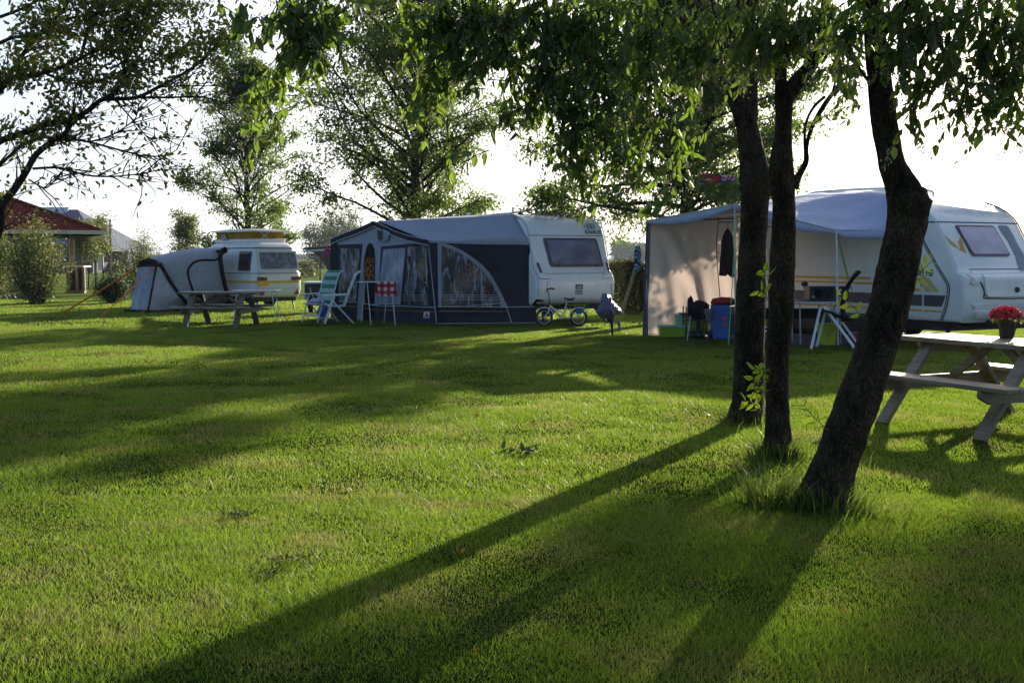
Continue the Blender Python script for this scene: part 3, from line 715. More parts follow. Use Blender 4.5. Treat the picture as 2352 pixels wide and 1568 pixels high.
# ---------------- caravan helpers ----------------
def body(mb,prof,w,r=.12):
    n=len(prof); pr=[Vector((a,b)) for a,b in prof]
    nor=[]
    for i in range(n):
        d=(pr[(i+1)%n]-pr[i-1]).normalized(); nor.append(Vector((-d.y,d.x)))   # inward for CCW
    st=[]
    for k in range(5):
        a=math.pi/2*k/4; st.append((r*(1-math.cos(math.pi/2-a)) if False else r*(1-math.sin(a)), r*(1-math.cos(a))))
    # st: (x position from face, inset) : start at face with inset r -> to r with 0
    L=[(r*(1-math.cos(math.pi/2*k/4)), r*(1-math.sin(math.pi/2*k/4))) for k in range(5)]
    xs=[(x,e) for x,e in L]+[(w-x,e) for x,e in reversed(L)]
    vs=[]
    for x,e in xs:
        for p,nn in zip(pr,nor):
            q=p+nn*e; vs.append((x,q.x,q.y))
    fs=[]
    m=len(xs)
    for i in range(m-1):
        for j in range(n):
            k=(j+1)%n; fs.append((i*n+j,i*n+k,(i+1)*n+k,(i+1)*n+j))
    fs.append(tuple(reversed(range(n)))); fs.append(tuple((m-1)*n+j for j in range(n)))
    mb.add(vs,fs,True)
def smoothprof(pts,n=5):
    q=smoothline([(a,b,0) for a,b in pts],n); return [(p.x,p.y) for p in q]
def rquad(c,rad,n=5):
    """rounded quadrilateral outline from four 2D corners"""
    c=[Vector(p) for p in c]; out=[]
    for i in range(4):
        p=c[i];a=c[i-1];b=c[(i+1)%4]; da=(a-p).normalized();db=(b-p).normalized()
        s=p+da*rad;e=p+db*rad
        for k in range(n+1):
            t=k/n; out.append(s.lerp(p,t).lerp(p.lerp(e,t),t))
    return out
def rpatch(mb,c,rad,eps,surf,rings=5,hole=None):
    o=rquad(c,rad); n=len(o); cen=sum(o,Vector((0,0)))/n; vs=[];fs=[]
    lo=hole if hole else 0.02
    for k in range(rings+1):
        s=lo+(1-lo)*k/rings
        for p in o: q=cen+(p-cen)*s; vs.append(surf(q.x,q.y,eps))
    b=len(vs)
    for p in o: vs.append(surf(p.x,p.y,-.01))
    for k in range(rings):
        for j in range(n):
            fs.append((k*n+j,k*n+(j+1)%n,(k+1)*n+(j+1)%n,(k+1)*n+j))
    for j in range(n): fs.append((rings*n+j,rings*n+(j+1)%n,b+(j+1)%n,b+j))
    if not hole: fs.append(tuple(reversed(range(n))))
    mb.add(vs,fs,True)
def spoly(mb,pts,eps,surf):
    o=[surf(a,b,eps) for a,b in pts]; i=[surf(a,b,-.01) for a,b in pts]; n=len(o)
    mb.add(o+i,[tuple(range(n))]+[(j,(j+1)%n,n+(j+1)%n,n+j) for j in range(n)])
def sline(mb,pts,r,surf,n=5,eps=0):
    mb.tube([surf(a,b,eps) for a,b in pts],r,n)
def interp(tab):
    def f(z):
        if z<=tab[0][0]: return tab[0][1]
        for (z0,y0),(z1,y1) in zip(tab,tab[1:]):
            if z<=z1: return y0+(y1-y0)*(z-z0)/(z1-z0)
        return tab[-1][1]
    return f
def denseprof(front,back):
    return front+back
def wheel(M,x,y,r,parent):
    m=MB(M); m.lathe([(r*.55,-.09),(r*.9,-.10),(r,-.06),(r,.06),(r*.9,.10),(r*.55,.09)],(x,y,r),24,(1,0,0)); wh=m.build('wheel',MT['tyre'],parent)
    m=MB(M); m.lathe([(.02,-.10),(r*.5,-.085),(r*.56,-.07),(r*.56,.07),(r*.5,.085),(.02,.10)],(x,y,r),18,(1,0,0)); m.build('rim',MT['steel'],wh)
TH28=R(28)
# ================= silver-white caravan in the middle =================
NK=Vector((.60,26.9,0))
MK=Matrix.Translation(NK)@Matrix.Rotation(TH28,4,'Z')
WK=2.22
zy=[(.42,.30),(.50,.12),(.60,.03),(.80,0),(1.02,.0),(1.18,.08),(1.28,.22),(1.36,.27),(1.7,.36),(2.0,.46),(2.2,.53),(2.36,.62),(2.46,.73),(2.55,.92),(2.61,1.18),(2.65,1.6)]
fyK=interp(zy)
zs=[.42,.46,.50,.55,.60,.70,.80,.92,1.02,1.10,1.18,1.23,1.28,1.36,1.5,1.7,1.85,2.0,2.1,2.2,2.28,2.36,2.41,2.46,2.50,2.54,2.575,2.605,2.63]
prof=[(fyK(z),z) for z in zs]+[(1.7,2.655),(2.2,2.665),(3.2,2.66),(4.4,2.62),(4.9,2.53),(5.15,2.3),(5.22,1.9),(5.25,1.2),(5.2,.42)]
prof=prof[::-1]
kn=thing('touring_caravan','silver-white touring caravan with grey-framed front window and bird emblem in the middle','caravan',NK)
m=MB(MK); body(m,prof,WK,.10); m.build('body',MT['white'],kn,sharp=50)
sK=lambda x,z,e: Vector((x,fyK(z)-e,z))
m=MB(MK); sline(m,[(.04,2.12),(WK-.04,2.12)],.008,sK,eps=.002); sline(m,[(.30,1.20),(WK-.30,1.20)],.007,sK,eps=.002)
sline(m,[(.30,1.20),(.28,1.0),(.24,.75),(.22,.55)],.007,sK,eps=.002); sline(m,[(WK-.30,1.20),(WK-.22,1.12),(WK-.14,.9),(WK-.08,.6)],.010,sK,eps=.002)
sline(m,[(.05,1.10),(.30,1.06)],.006,sK,eps=.002); sline(m,[(WK-.2,1.08),(WK-.02,1.12)],.006,sK,eps=.002)
m.build('panel_seams',MT['seam'],kn)
# rails along both front edges
for s,x in((0,.03),(1,WK-.03)):
    m=MB(MK); pts=[(fyK(z)-.012,z) for z in zs if z>(.6 if s==0 else 1.15)]+[(1.9,2.675),(3.2,2.68),(4.6,2.62)]
    m.tube([(x,a,b) for a,b in pts],.016 if s==0 else .013,6); m.build('edge_rail',MT['pipingw'] if s==0 else MT['seam'],kn)
# window
m=MB(MK); rpatch(m,[(.50,1.36),(2.02,1.36),(1.93,2.06),(.41,2.06)],.07,.035,sK); fr_=m.build('window',MT['winframe'],kn)
m=MB(MK); rpatch(m,[(.57,1.43),(1.95,1.43),(1.87,2.0),(.485,2.0)],.06,.043,sK); m.build('pane',MT['glassK'],fr_)
for x in(.72,1.26,1.80):
    m=MB(MK); m.box(sK(x,1.385,.05),(.07,.03,.03)); m.build('catch',MT['black'],fr_)
# corner grab handle fairings
for s in(0,1):
    m=MB(MK); f=(lambda x:x) if s==0 else (lambda x:WK-x)
    def fn(u,v,f=f):
        z=1.58-.50*u; wd=.10+.25*max(0,(u-.45)/.55)**1.3; x=.035+wd*v+.03*u
        return sK(f(x),z,.05*math.sin(math.pi*min(1,max(0,v)))**.6*(1-.35*u)+.012)
    m.grid(fn,10,8); m.build('corner_fairing',MT['white'],kn,solid=.01)
    m=MB(MK); m.bar(sK(f(.13),1.46,.07),sK(f(.15),1.22,.07),.035,.03); m.build('grab_handle',MT['rubber'],kn)
# lower dark A frame surround + lights
for s in(0,1):
    m=MB(MK); f=(lambda x:x) if s==0 else (lambda x:WK-x)
    spoly(m,[(f(-.01),.60),(f(.16),.58),(f(.34),.44),(f(-.01),.43)][::1 if s==0 else -1],.03,sK); m.build('bumper_corner',MT['black'],kn)
# emblems
def birds(mb,cx,cz,s,surf,eps=.006,r=.010):
    for dx,dz,k in ((-.62,-.05,1.0),(-.02,.05,1.05),(.58,.0,.95)):
        P=lambda a,b:(cx+s*(dx+a*k*.5),cz+s*(dz+b*k*.5))
        for arc,w in (([(-1.0,-.05),(-.75,.55),(-.25,.95),(.35,.95),(.8,.6)],r),([(.8,.6),(.35,.6),(-.05,.35),(-.35,-.1)],r*.7),([(-1.0,-.05),(-.7,-.45),(-.45,-.8)],r*.7),([(.55,.45),(.70,.1),(.45,-.45),(-.05,-.95)],r),([(-.05,-.95),(.15,-.4),(.1,.05)],r*.7)):
            q=smoothline([(x,y,0) for x,y in [P(a_,b_2) for a_,b_2 in arc]],4)
            mb.tube([surf(p.x,p.y,eps) for p in q],w,5)
m=MB(MK); birds(m,1.84,2.35,.15,sK,.008,.0065)
A=sK(1.88,2.19,.010); B=sK(1.88,2.23,.010); put_text(m,'KNAUS',(A+B)/2,(1,0,0),B-A,.145,.002)
m.build('maker_lettering',MT['bluec'] if False else MT['winframe'],kn)
m=MB(MK); spoly(m,[(1.06,.70),(1.27,.70),(1.27,.94),(1.06,.94)],.008,sK); bd=m.build('maker_badge',MT['winframe'],kn)
m=MB(MK); birds(m,1.165,.86,.07,sK,.016,.005); A=sK(1.165,.72,.018);B=sK(1.165,.76,.018); put_text(m,'KNAUS',(A+B)/2,(1,0,0),B-A,.06,.002); m.build('emblem',MT['alu'],bd)
# roof equipment
def roofhatch(y,x,sx,sy,h,mat,name='roof_hatch',tilt=0):
    m=MB(MK@Matrix.Translation((x,y,2.67))@Matrix.Rotation(tilt,4,'X')); m.box((0,0,h/2),(sx,sy,h)); return m.build(name,mat,kn,bevel=.015)
m=MB(MK); m.box((.95,2.6,2.68),(.9,.7,.03)); m.box((.95,2.6,2.70),(.1,.1,.1)); 
m.build('roof_base',MT['black'],kn)
m=MB(MK); m.bar((.35,2.55,2.70),(1.55,2.7,2.86),.72,.035,(0,0,1)); m.build('skylight',MT['alu'],kn)
m=MB(MK); m.bar((.95,2.35,2.64),(1.35,2.3,2.76),.03,.03); m.bar((1.3,2.35,2.64),(1.1,2.3,2.74),.03,.03); m.build('skylight_stay',MT['black'],kn)
roofhatch(1.95,1.45,.62,.45,.11,MT['alu']); roofhatch(1.7,1.9,.30,.26,.07,MT['alu'])
m=MB(MK); m.tube([(.35,4.5,2.6),(.35,4.5,2.78)],.05,8); m.tube([(.35,4.5,2.78),(.35,4.5,2.80)],.07,8); m.build('roof_vent',MT['alu'],kn)
# chassis, wheels, drawbar
m=MB(MK); m.box((WK/2,2.7,.38),(WK-.3,4.6,.12)); m.build('chassis',MT['black'],kn)
wheel(MK,.2,3.0,.31,kn); wheel(MK,WK-.2,3.0,.31,kn)
m=MB(MK); m.bar((.55,1.0,.42),(1.25,-.75,.45),.07,.10); m.bar((1.95,1.0,.42),(1.3,-.75,.45),.07,.10); m.bar((1.27,-.6,.46),(1.27,-1.05,.50),.09,.09)
m.build('drawbar',MT['black'],kn)
m=MB(MK); m.bar((.45,.55,.40),(.25,.15,.03),.06,.05); m.bar((1.9,.55,.4),(2.05,.2,.03),.06,.05); m.box((.22,.12,.02),(.2,.14,.03)); m.box((2.08,.16,.02),(.2,.14,.03)); m.build('steady_leg',MT['black'],kn)
# jockey wheel
jp=G(1407,771); jt=at(1404,728,jp.y)
m=MB(); m.tube([jp+Vector((0,0,.0)),jp.lerp(jt,.55),jt],[.022,.03,.055],8); m.ell(jt+Vector((-.02,0,.02)),(.085,.06,.14)); 
m.build('jockey_leg',MT['black'],kn)
# blue rain cover on the drawbar
cv=thing('drawbar_cover','crumpled blue-grey rain cover pulled over the hitch of the silver-white caravan','cover',G(1395,755))
D=26.05
out=[(1383,675),(1393,673),(1403,680),(1407,692),(1428,712),(1426,721),(1415,722),(1404,729),(1390,731),(1376,726),(1368,716),(1377,700)]
pts=[at(x,y,D) for x,y in out]; cen=sum(pts,Vector())/len(pts)
m=MB(); nr=len(pts); sp=resample(pts+[pts[0]],36)[:-1]; rr=random.Random(8)
rings=[(-.26,.30),(-.22,.7),(-.10,.96),(0,1.0),(.12,.95),(.24,.68),(.28,.3)]
vs=[];fs=[]
for dy,sc in rings:
    for j,p in enumerate(sp):
        k=sc*(1+.05*math.sin(j*1.9+dy*9)+.03*rr.random()); q=cen+(p-cen)*k; vs.append(q+Vector((0,dy+.03*math.sin(j*2.3),0)))
n=len(sp)
for i in range(len(rings)-1):
    for j in range(n): fs.append((i*n+j,i*n+(j+1)%n,(i+1)*n+(j+1)%n,(i+1)*n+j))
fs.append(tuple(reversed(range(n)))); fs.append(tuple((len(rings)-1)*n+j for j in range(n)))
m.add(vs,fs,True); m.build('cover_cloth',MT['bluecover'],cv,sharp=70)
m=MB(); m.tube([at(1368,716,D-.26),at(1390,731,D-.28),at(1415,722,D-.26)],.008,5); m.build('hem_cord',MT['rubber'],cv)
# ================= navy awning in front of the caravan side =================
aw=thing('caravan_awning','large grey-roofed navy awning with gable, clear windows and arched doorway beside the silver-white caravan','awning',G(900,742))
A0=G(1001,744); A0.z=0; B0=G(760,732); B0.z=0
nrm=(B0-A0).cross(Vector((0,0,1))).normalized()
if nrm.dot(CAMP-A0)<0: nrm=-nrm
At=at(988,556,A0.y+.12); Bt=at(759,549,B0.y+.1)
Pk=onpl(861,508,A0,nrm); Pk=Pk-nrm*.15
C0=(MK@Vector((.0,.35,0))); C0.z=0
zr=2.60
Cf=MK@Vector((.0,1.12,2.61)); Cm=MK@Vector((.0,2.6,2.68)); Cr=MK@Vector((0,4.9,2.54)); Ce=MK@Vector((0,.52,2.08))
# roof: three cloth panels meeting at the gable peak
def bil(a,b,c,d,sag=0,wob=0):
    a,b,c,d=map(Vector,(a,b,c,d))
    def f(u,v):
        p=a.lerp(b,u).lerp(d.lerp(c,u),v)
        s=math.sin(math.pi*u)*math.sin(math.pi*v)
        return p-Vector((0,0,sag*s))+Vector((0,0,wob*math.sin(9*u+3*v)*s))
    return f
m=MB(); m.grid(bil(At,Ce,Cf,Pk,.05,.012),14,10)
m.grid(bil(Pk,Cf,Cm,Pk.lerp(Cm,.02),.02),12,4)
m.grid(bil(Bt,Pk,Cm,Cr,.08),12,10)
rf=m.build('roof',MT['greyfab'],aw,solid=.012)
# front trim under the gable edge (dark band following the roof edge)
nn=nrm
m=MB(); edge=smoothline([Bt+nn*.10,at(800,526,(Bt.y+Pk.y)/2-.1),Pk+nn*.12,at(905,528,(Pk.y+At.y)/2-.12),At+nn*.08],8)
edge=[onpl(x,y,A0+nn*.06,nn) for x,y in ((760,549),(785,538),(810,529),(835,519),(859,508),(880,517),(905,530),(935,540),(960,546),(986,551))]
low=[p-Vector((0,0,.13)) for p in edge]
m.add(edge+low,[(i,i+1,len(edge)+i+1,len(edge)+i) for i in range(len(edge)-1)]); m.build('gable_valance',MT['navy'],aw,solid=.012)
m=MB(); m.tube([p+nn*.01 for p in low],.011,5); m.tube([p+nn*.01 for p in edge],.009,5); m.build('valance_piping',MT['pipingw'],aw)
# front wall and its panels, all on the leaning front plane
pf=lambda x,y,e=0: onpl(x,y,A0+nn*e,nn)
def fpoly(mb,pts,e,t=.008): mb.prism([pf(x,y,e) for x,y in pts],nn*-t)
m=MB(); top=[(760,552),(785,544),(810,536),(835,527),(859,514),(880,524),(905,537),(935,547),(960,552),(984,556)]
bot=[(1001,744),(960,743),(920,741),(880,739),(853,737),(810,735),(760,732)]
fpoly(m,top+bot,0,.01); m.build('front_wall',MT['greyfab'],aw)
m=MB(); fpoly(m,[(776,562),(832,560),(825,640),(818,738),(760,734),(762,560)],.012); fpoly(m,[(875,566),(986,556),(1001,744),(866,738)],.012)
fpoly(m,[(840,700),(866,701),(866,739),(836,737)],.012)
m.build('front_panels',MT['midnavy'],aw)
m=MB(); fpoly(m,[(760,552),(774,556),(776,600),(773,735),(760,733)],.02); fpoly(m,[(984,560),(992,558),(1005,744),(996,745)],.022); m.build('corner_strip',MT['navy'],aw)
def pane(corn,rad,e,mat,name,par,nb=10):
    m=MB(); m.grid(lambda u,v:(lambda a,b:pf(a,b,e+.012*math.sin(9*v+4*u)+.008*math.sin(17*u-5*v)))(*( (1-u)*(1-v)*corn[0][0]+u*(1-v)*corn[1][0]+u*v*corn[2][0]+(1-u)*v*corn[3][0], (1-u)*(1-v)*corn[0][1]+u*(1-v)*corn[1][1]+u*v*corn[2][1]+(1-u)*v*corn[3][1])),nb,nb)
    return m.build(name,mat,par)
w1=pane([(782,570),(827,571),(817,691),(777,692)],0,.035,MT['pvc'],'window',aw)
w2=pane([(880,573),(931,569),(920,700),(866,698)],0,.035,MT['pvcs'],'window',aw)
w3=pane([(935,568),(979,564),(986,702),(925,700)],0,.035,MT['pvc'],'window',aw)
# arched doorway: flat black patch for the shaded interior, ring-patterned curtain on top
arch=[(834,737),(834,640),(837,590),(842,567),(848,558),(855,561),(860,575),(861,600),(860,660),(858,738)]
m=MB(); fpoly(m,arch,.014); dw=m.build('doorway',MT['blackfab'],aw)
m=MB(); fpoly(m,[(837,596),(860,596),(859,648),(839,648)],.022,.004); m.build('curtain',MT['curtain'],dw)
def ring(x,y,r):
    m=MB(); m.torus(pf(x,y,.034),r,.012,nn,20,5); m.build('curtain_ring',MT['ring'],aw)
for x,y,r in((845,608,.085),(853,617,.085),(846,625,.075),(841,620,.05),(841,638,.075),(853,638,.075),(846,596,.05),(856,598,.05)): ring(x,y,r)
for x,y in((976,605),(977,621),(976,642)): ring(x,y,.07)
m=MB(); fpoly(m,[(829,600),(836,598),(835,640),(838,700),(826,702)],.03); m.build('rolled_door_flap',MT['lightband'],aw)
# piping, orange line, poles, shelf lines seen through the film
m=MB()
for pl in([(778,692),(818,694),(866,702),(920,703),(998,706)],[(853,737),(920,742),(1001,745)],[(760,735),(818,737)],[(984,558),(990,620),(1003,745)]): m.tube([pf(x,y,.04) for x,y in pl],.010,5)
m.build('piping',MT['pipingw'],aw)
m=MB(); m.tube([pf(x,y,.04) for x,y in((778,702),(818,705),(862,711),(930,714),(1001,716))],.008,5); m.build('orange_line',MT['orangeline'],aw)
m=MB()
for k,y in enumerate((678,683,689)): m.tube([pf(925,y,.05),pf(982,y,.05)],.005,4)
m.build('inner_shelf_rails',MT['pipingw'],aw)
# little folded gable flap
m=MB(); fpoly(m,[(864,525),(881,527),(880,548),(868,556),(864,540)],.05); fpoly(m,[(880,526),(895,533),(890,553),(872,556),(880,549)],.07); m.build('gable_flap',MT['lightband'],aw)
m=MB(); fpoly(m,[(866,529),(879,530),(878,549),(869,552)],.062); m.build('gable_vent',MT['browntarp'],aw)
# maker badge: white square with red and blue triangle
m=MB(); fpoly(m,[(973.5,716),(987,715),(985.5,730),(972,730)],.045); lg=m.build('maker_badge',MT['alu'],aw)
m=MB(); fpoly(m,[(980,717.5),(985,728),(974,728)],.056); m.build('badge_blue_triangle',MT['bluec'],lg)
m=MB(); fpoly(m,[(980,720.5),(982.6,726),(977,726)],.066); m.build('badge_red_triangle',MT['redtri'],lg)
# side wall facing the camera
E0=MK@Vector((-.02,.42,0)); E0.z=0
n2=(E0-A0).cross(Vector((0,0,1))).normalized()
if n2.dot(CAMP-A0)<0: n2=-n2
ps=lambda x,y,e=0: onpl(x,y,A0+n2*e,n2)
def s2(mb,pts,e,t=.008): mb.prism([ps(x,y,e) for x,y in pts],n2*-t)
m=MB(); s2(m,[(986,556),(1216,562),(1222,620),(1234,742),(1003,745)],0,.01); m.build('side_wall',MT['navy'],aw)
m=MB(); s2(m,[(983,553),(1215,556),(1216,561),(1100,560),(986,556)],.02); m.add([At+Vector((0,0,.01)),Ce+Vector((0,0,.0)),ps(1216,562,.03),ps(1100,561,.03),ps(984,557,.03)],[(0,1,2,3,4)]); m.build('eave_band',MT['lightband'],aw)
arc=[(1006,559),(1022,560),(1042,567),(1062,577),(1082,590),(1105,607),(1122,625),(1135,645),(1149,670),(1158,690),(1165,704)]
arcin=[(1014,565),(1022,567),(1040,574),(1060,584),(1078,596),(1100,613),(1116,631),(1129,650),(1142,674),(1150,692),(1155,704)]
m=MB(); s2(m,arc+[(1165,704)]+arcin[::-1],.02) ; m.v=[];m.f=[];m.m=[];m.sm=[]
oa=[ps(x,y,.02) for x,y in arc]; ia=[ps(x,y,.02) for x,y in arcin]; k=len(oa)
m.add(oa+ia,[(i,i+1,k+i+1,k+i) for i in range(k-1)]); m.build('window_arc_band',MT['lightband'],aw,solid=.01)
m=MB(); s2(m,[(1005,560),(1014,563),(1015,704),(1007,704)],.022); m.build('window_edge_band',MT['lightband'],aw)
m=MB(); vs=[ps(1015,704,.03)]; n=len(arcin)
cols=24
def fn(u,v):
    L=resample([Vector((x,y,0)) for x,y in arcin],cols); p=L[int(round(u*cols))]; x=p.x;y=p.y+(704-p.y)*v
    return ps(x,y,.03+.008*math.sin(11*u+6*v))
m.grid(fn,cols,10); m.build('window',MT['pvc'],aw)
m=MB()
for a in([(1006,704),(1165,705),(1228,704)],[(1006,743),(1100,742),(1232,741)],[(1163,704),(1169,722),(1175,742)]): m.tube([ps(x,y,.04) for x,y in a],.010,5)
m.tube([ps(x,y,.04) for x,y in arc],.007,5)
m.build('piping',MT['pipingw'],aw)
m=MB(); m.tube([ps(1006,715,.04),ps(1165,715,.04)],.009,5); m.build('orange_line',MT['orangeline'],aw)
m=MB()
for y in(678,683,689): m.tube([ps(1018,y,.05),ps(1149,y-.5,.05)],.006,4)
m.tube([ps(1080,702,.05),ps(1152,696,.05)],.006,4)
m.build('inner_shelf_rails',MT['pipingw'],aw)
rr=random.Random(4)
for i in range(9):
    x=rr.uniform(1065,1120); y=rr.uniform(605,690)
    if y> 560+ (x-1006)*.62: m=MB(); m.torus(ps(x,y,.036),.07,.0035,n2,16,4); m.build('curtain_ring',MT['ring'],aw)
# hidden rear walls so that the awning is closed from the side
m=MB(); m.prism([B0,Bt,Cr,MK@Vector((0,4.9,0))],(.01,.01,0)); m.build('rear_wall',MT['navy'],aw)
# side pleats near the caravan
m=MB()
for k in range(9):
    x0=1085+k*15; m.tube([ps(x0,564,.012),ps(x0+rr.uniform(-3,6)+4,700,.006)],.012,4)
m.build('cloth_pleats',MT['midnavy'],aw)
# ================= small pop-top caravan =================
NE=G(585,712); NE=Vector(((585-CX)/FPX*34.3,34.3,0))
ME=Matrix.Translation(NE)@Matrix.Rotation(R(45),4,'Z')
WE=1.80; LE=3.3
ec=thing('pop_top_caravan','small cream and white pop-top caravan with mustard canvas roof and yellow stripe','caravan',NE)
zyE=[(.36,.10),(.42,.04),(.6,.0),(1.09,.02),(1.12,.05),(1.5,.10),(1.86,.17),(1.95,.22),(2.02,.32),(2.07,.48)]
fyE=interp(zyE); zs=[.36,.42,.5,.6,.8,1.0,1.09,1.12,1.3,1.5,1.7,1.86,1.91,1.95,1.99,2.02,2.05,2.07]
# body: superellipse-like plan with rounded vertical corners, lofted upwards
def plan(z,n=48):
    ins=fyE(z); r=.26; out=[]
    x0,x1,y0,y1=ins*.8,WE-ins*.8,ins,LE-ins*1.6
    for cx,cy,a0 in((x1-r,y0+r,-90),(x1-r,y1-r,0),(x0+r,y1-r,90),(x0+r,y0+r,180)):
        for k in range(7):
            a=R(a0+k*15); out.append((cx+r*math.cos(a),cy+r*math.sin(a),z))
    return out
def loft(mb,zlist,scale=None):
    vs=[];fs=[]
    for z in zlist: vs+=plan(z)
    n=28
    for i in range(len(zlist)-1):
        for j in range(n): fs.append((i*n+j,i*n+(j+1)%n,(i+1)*n+(j+1)%n,(i+1)*n+j))
    fs.append(tuple(reversed(range(n)))); fs.append(tuple((len(zlist)-1)*n+j for j in range(n)))
    mb.add(vs,fs,True)
m=MB(ME); loft(m,zs); m.build('body',MT['white2'],ec,sharp=50)
def ringE(z,e,r,mb):
    p=plan(z); c=Vector((WE/2,LE/2,z)); pts=[Vector(q)+(Vector(q)-c).normalized()*e for q in p]; mb.tube(pts+[pts[0],pts[1]],r,5,False)
m=MB(ME); ringE(1.87,.012,.018,m); ringE(1.10,.012,.012,m); m.build('gutter_and_belt_trim',MT['seam'],ec)
def bandE(z0,z1,e,mb,ncol=28):
    a=plan(z0);b=plan(z1);c=Vector((WE/2,LE/2,0))
    def off(q): q=Vector(q); d=(q-c); d.z=0; return q+d.normalized()*e
    vs=[off(q) for q in a]+[off(q) for q in b]; mb.add(vs,[(j,(j+1)%28,28+(j+1)%28,28+j) for j in range(28)],True)
m=MB(ME); bandE(.80,.87,.010,m); m.build('yellow_stripe',MT['yellowstripe'],ec)
m=MB(ME); bandE(.40,.66,.010,m); m.build('skirt_band',MT['cream'],ec)
sR=lambda x,z,e: Vector((x,fyE(z)-e,z)); sS=lambda y,z,e: Vector((fyE(z)*.8-e,y,z))
m=MB(ME); rpatch(m,[(.20,1.17),(1.66,1.17),(1.60,1.80),(.18,1.80)],.06,.02,sR); wf=m.build('rear_window',MT['alu'],ec)
m=MB(ME); rpatch(m,[(.27,1.23),(1.60,1.23),(1.54,1.74),(.25,1.74)],.06,.030,sR); m.build('pane',MT['glassE'],wf)
m=MB(ME); rpatch(m,[(.30,1.17),(.98,1.17),(.98,1.77),(.30,1.77)][::-1],.05,.02,sS); wf=m.build('side_window',MT['winframe'],ec)
m=MB(ME); rpatch(m,[(.35,1.21),(.93,1.21),(.93,1.73),(.35,1.73)][::-1],.05,.028,sS); m.build('pane',MT['darkglass'],wf)
for x in(.28,1.50):
    m=MB(ME); rpatch(m,[(x-.16,.88),(x+.16,.88),(x+.16,.99),(x-.16,.99)],.02,.035,sR); m.build('tail_light',MT['redlens'],ec)
m=MB(ME); rpatch(m,[(.14,.72),(.50,.72),(.50,.87),(.14,.87)],.01,.026,sR); m.build('number_plate',MT['plate'],ec)
for x in(.27,1.53):
    m=MB(ME); spoly(m,[(x-.085,.44),(x+.085,.44),(x,.60)],.03,sR); m.build('reflector_triangle',MT['redtri'],ec)
m=MB(ME); m.box((WE/2,LE/2,2.10),(WE*.66,LE*.70,.12)); m.build('roof_well',MT['white2'],ec,bevel=.04)
def ringbox(x0,x1,y0,y1,z0,z1,bulge,mb,n=10):
    pts=[]
    for k in range(n): pts.append((x0+(x1-x0)*k/n,y0))
    for k in range(n): pts.append((x1,y0+(y1-y0)*k/n))
    for k in range(n): pts.append((x1-(x1-x0)*k/n,y1))
    for k in range(n): pts.append((x0,y1-(y1-y0)*k/n))
    N_=len(pts); vs=[];fs=[]; cx=(x0+x1)/2;cy=(y0+y1)/2
    for i in range(6):
        t=i/5; b=-bulge*math.sin(math.pi*t)
        for j,(x,y) in enumerate(pts):
            d=Vector((x-cx,y-cy)).normalized(); q=b*(1+.6*math.sin(j*1.3)); vs.append((x+d.x*q,y+d.y*q,z0+(z1-z0)*t))
    for i in range(5):
        for j in range(N_): fs.append((i*N_+j,i*N_+(j+1)%N_,(i+1)*N_+(j+1)%N_,(i+1)*N_+j))
    mb.add(vs,fs,True)
m=MB(ME); ringbox(.32,WE-.32,.62,LE-.55,2.10,2.38,.03,m); cn=m.build('pop_up_canvas',MT['canvas'],ec)
m=MB(ME); 
a=sS(0,0,0); m.prism([(.28,1.9,2.14),(.28,2.35,2.14),(.28,2.24,2.30),(.28,2.08,2.32)],(-.03,0,0)); m.build('canvas_window',MT['glassK'],cn)
m=MB(ME); m.bar((.60,.57,2.14),(.90,.57,2.37),.018,.018); m.bar((.90,.57,2.14),(.60,.57,2.37),.018,.018); m.box((.75,.57,2.13),(.5,.04,.025)); m.build('scissor_hinge',MT['alu'],ec)
m=MB(ME)
def lid(u,v):
    x=.24+(WE-.48)*u; y=.50+(LE-.95)*v; return (x,y,2.42+.06*(1-(2*u-1)**4)*(1-(2*v-1)**6))
m.grid(lid,12,16); m.box((WE/2,(.5+LE-.45)/2,2.395),(WE-.46,LE-.93,.05)); m.build('pop_up_lid',MT['white2'],ec,bevel=.01)
m=MB(ME); m.box((WE/2,LE/2,.30),(WE-.3,LE-.5,.14)); m.build('chassis',MT['black'],ec)
wheel(ME,.14,1.75,.28,ec); wheel(ME,WE-.14,1.75,.28,ec)
m=MB(ME); m.bar((.9,LE-.1,.34),(.9,LE+.9,.40),.08,.08); m.bar((.25,.25,.3),(.2,.2,0),.04,.04); m.bar((1.5,.25,.3),(1.55,.2,0),.04,.04); m.build('drawbar_and_steadies',MT['black'],ec)
m=MB(ME); m.box((WE+.09,.62,1.0),(.16,.34,.26)); m.build('side_heater_box',MT['white2'],ec,bevel=.02)
# ================= small tent attached =================
tn=thing('annex_tent','small silver-grey tent annex with thick black seams attached to the pop-top caravan','tent',G(400,712))
D1=33.2
a0=G(299,715);a1=at(311,650,33.4);a2=at(317,611,33.4);a2b=at(325,600,33.4);a3=at(341,594,33.5);a4=at(358,597,33.55);a5=at(368,606,33.6)
a6=at(398,656,34.0); a7=at(425,690,34.2); a8=G(442,709)
# front arch outline (left foot -> apex -> right foot)
front=smoothline([a0,a1,a2,a2b,a3,a4,a5,a6,a7,a8],5)
b0=G(536,705); b1=at(521,671,34.9); b2=at(508,610,34.6); b3=at(512,582,34.6); b4=at(522,571,34.7)
far0=Vector((b0.x-1.9,b0.y+2.2,0)); far1=Vector((b4.x-1.9,b4.y+2.0,b4.z-.1))
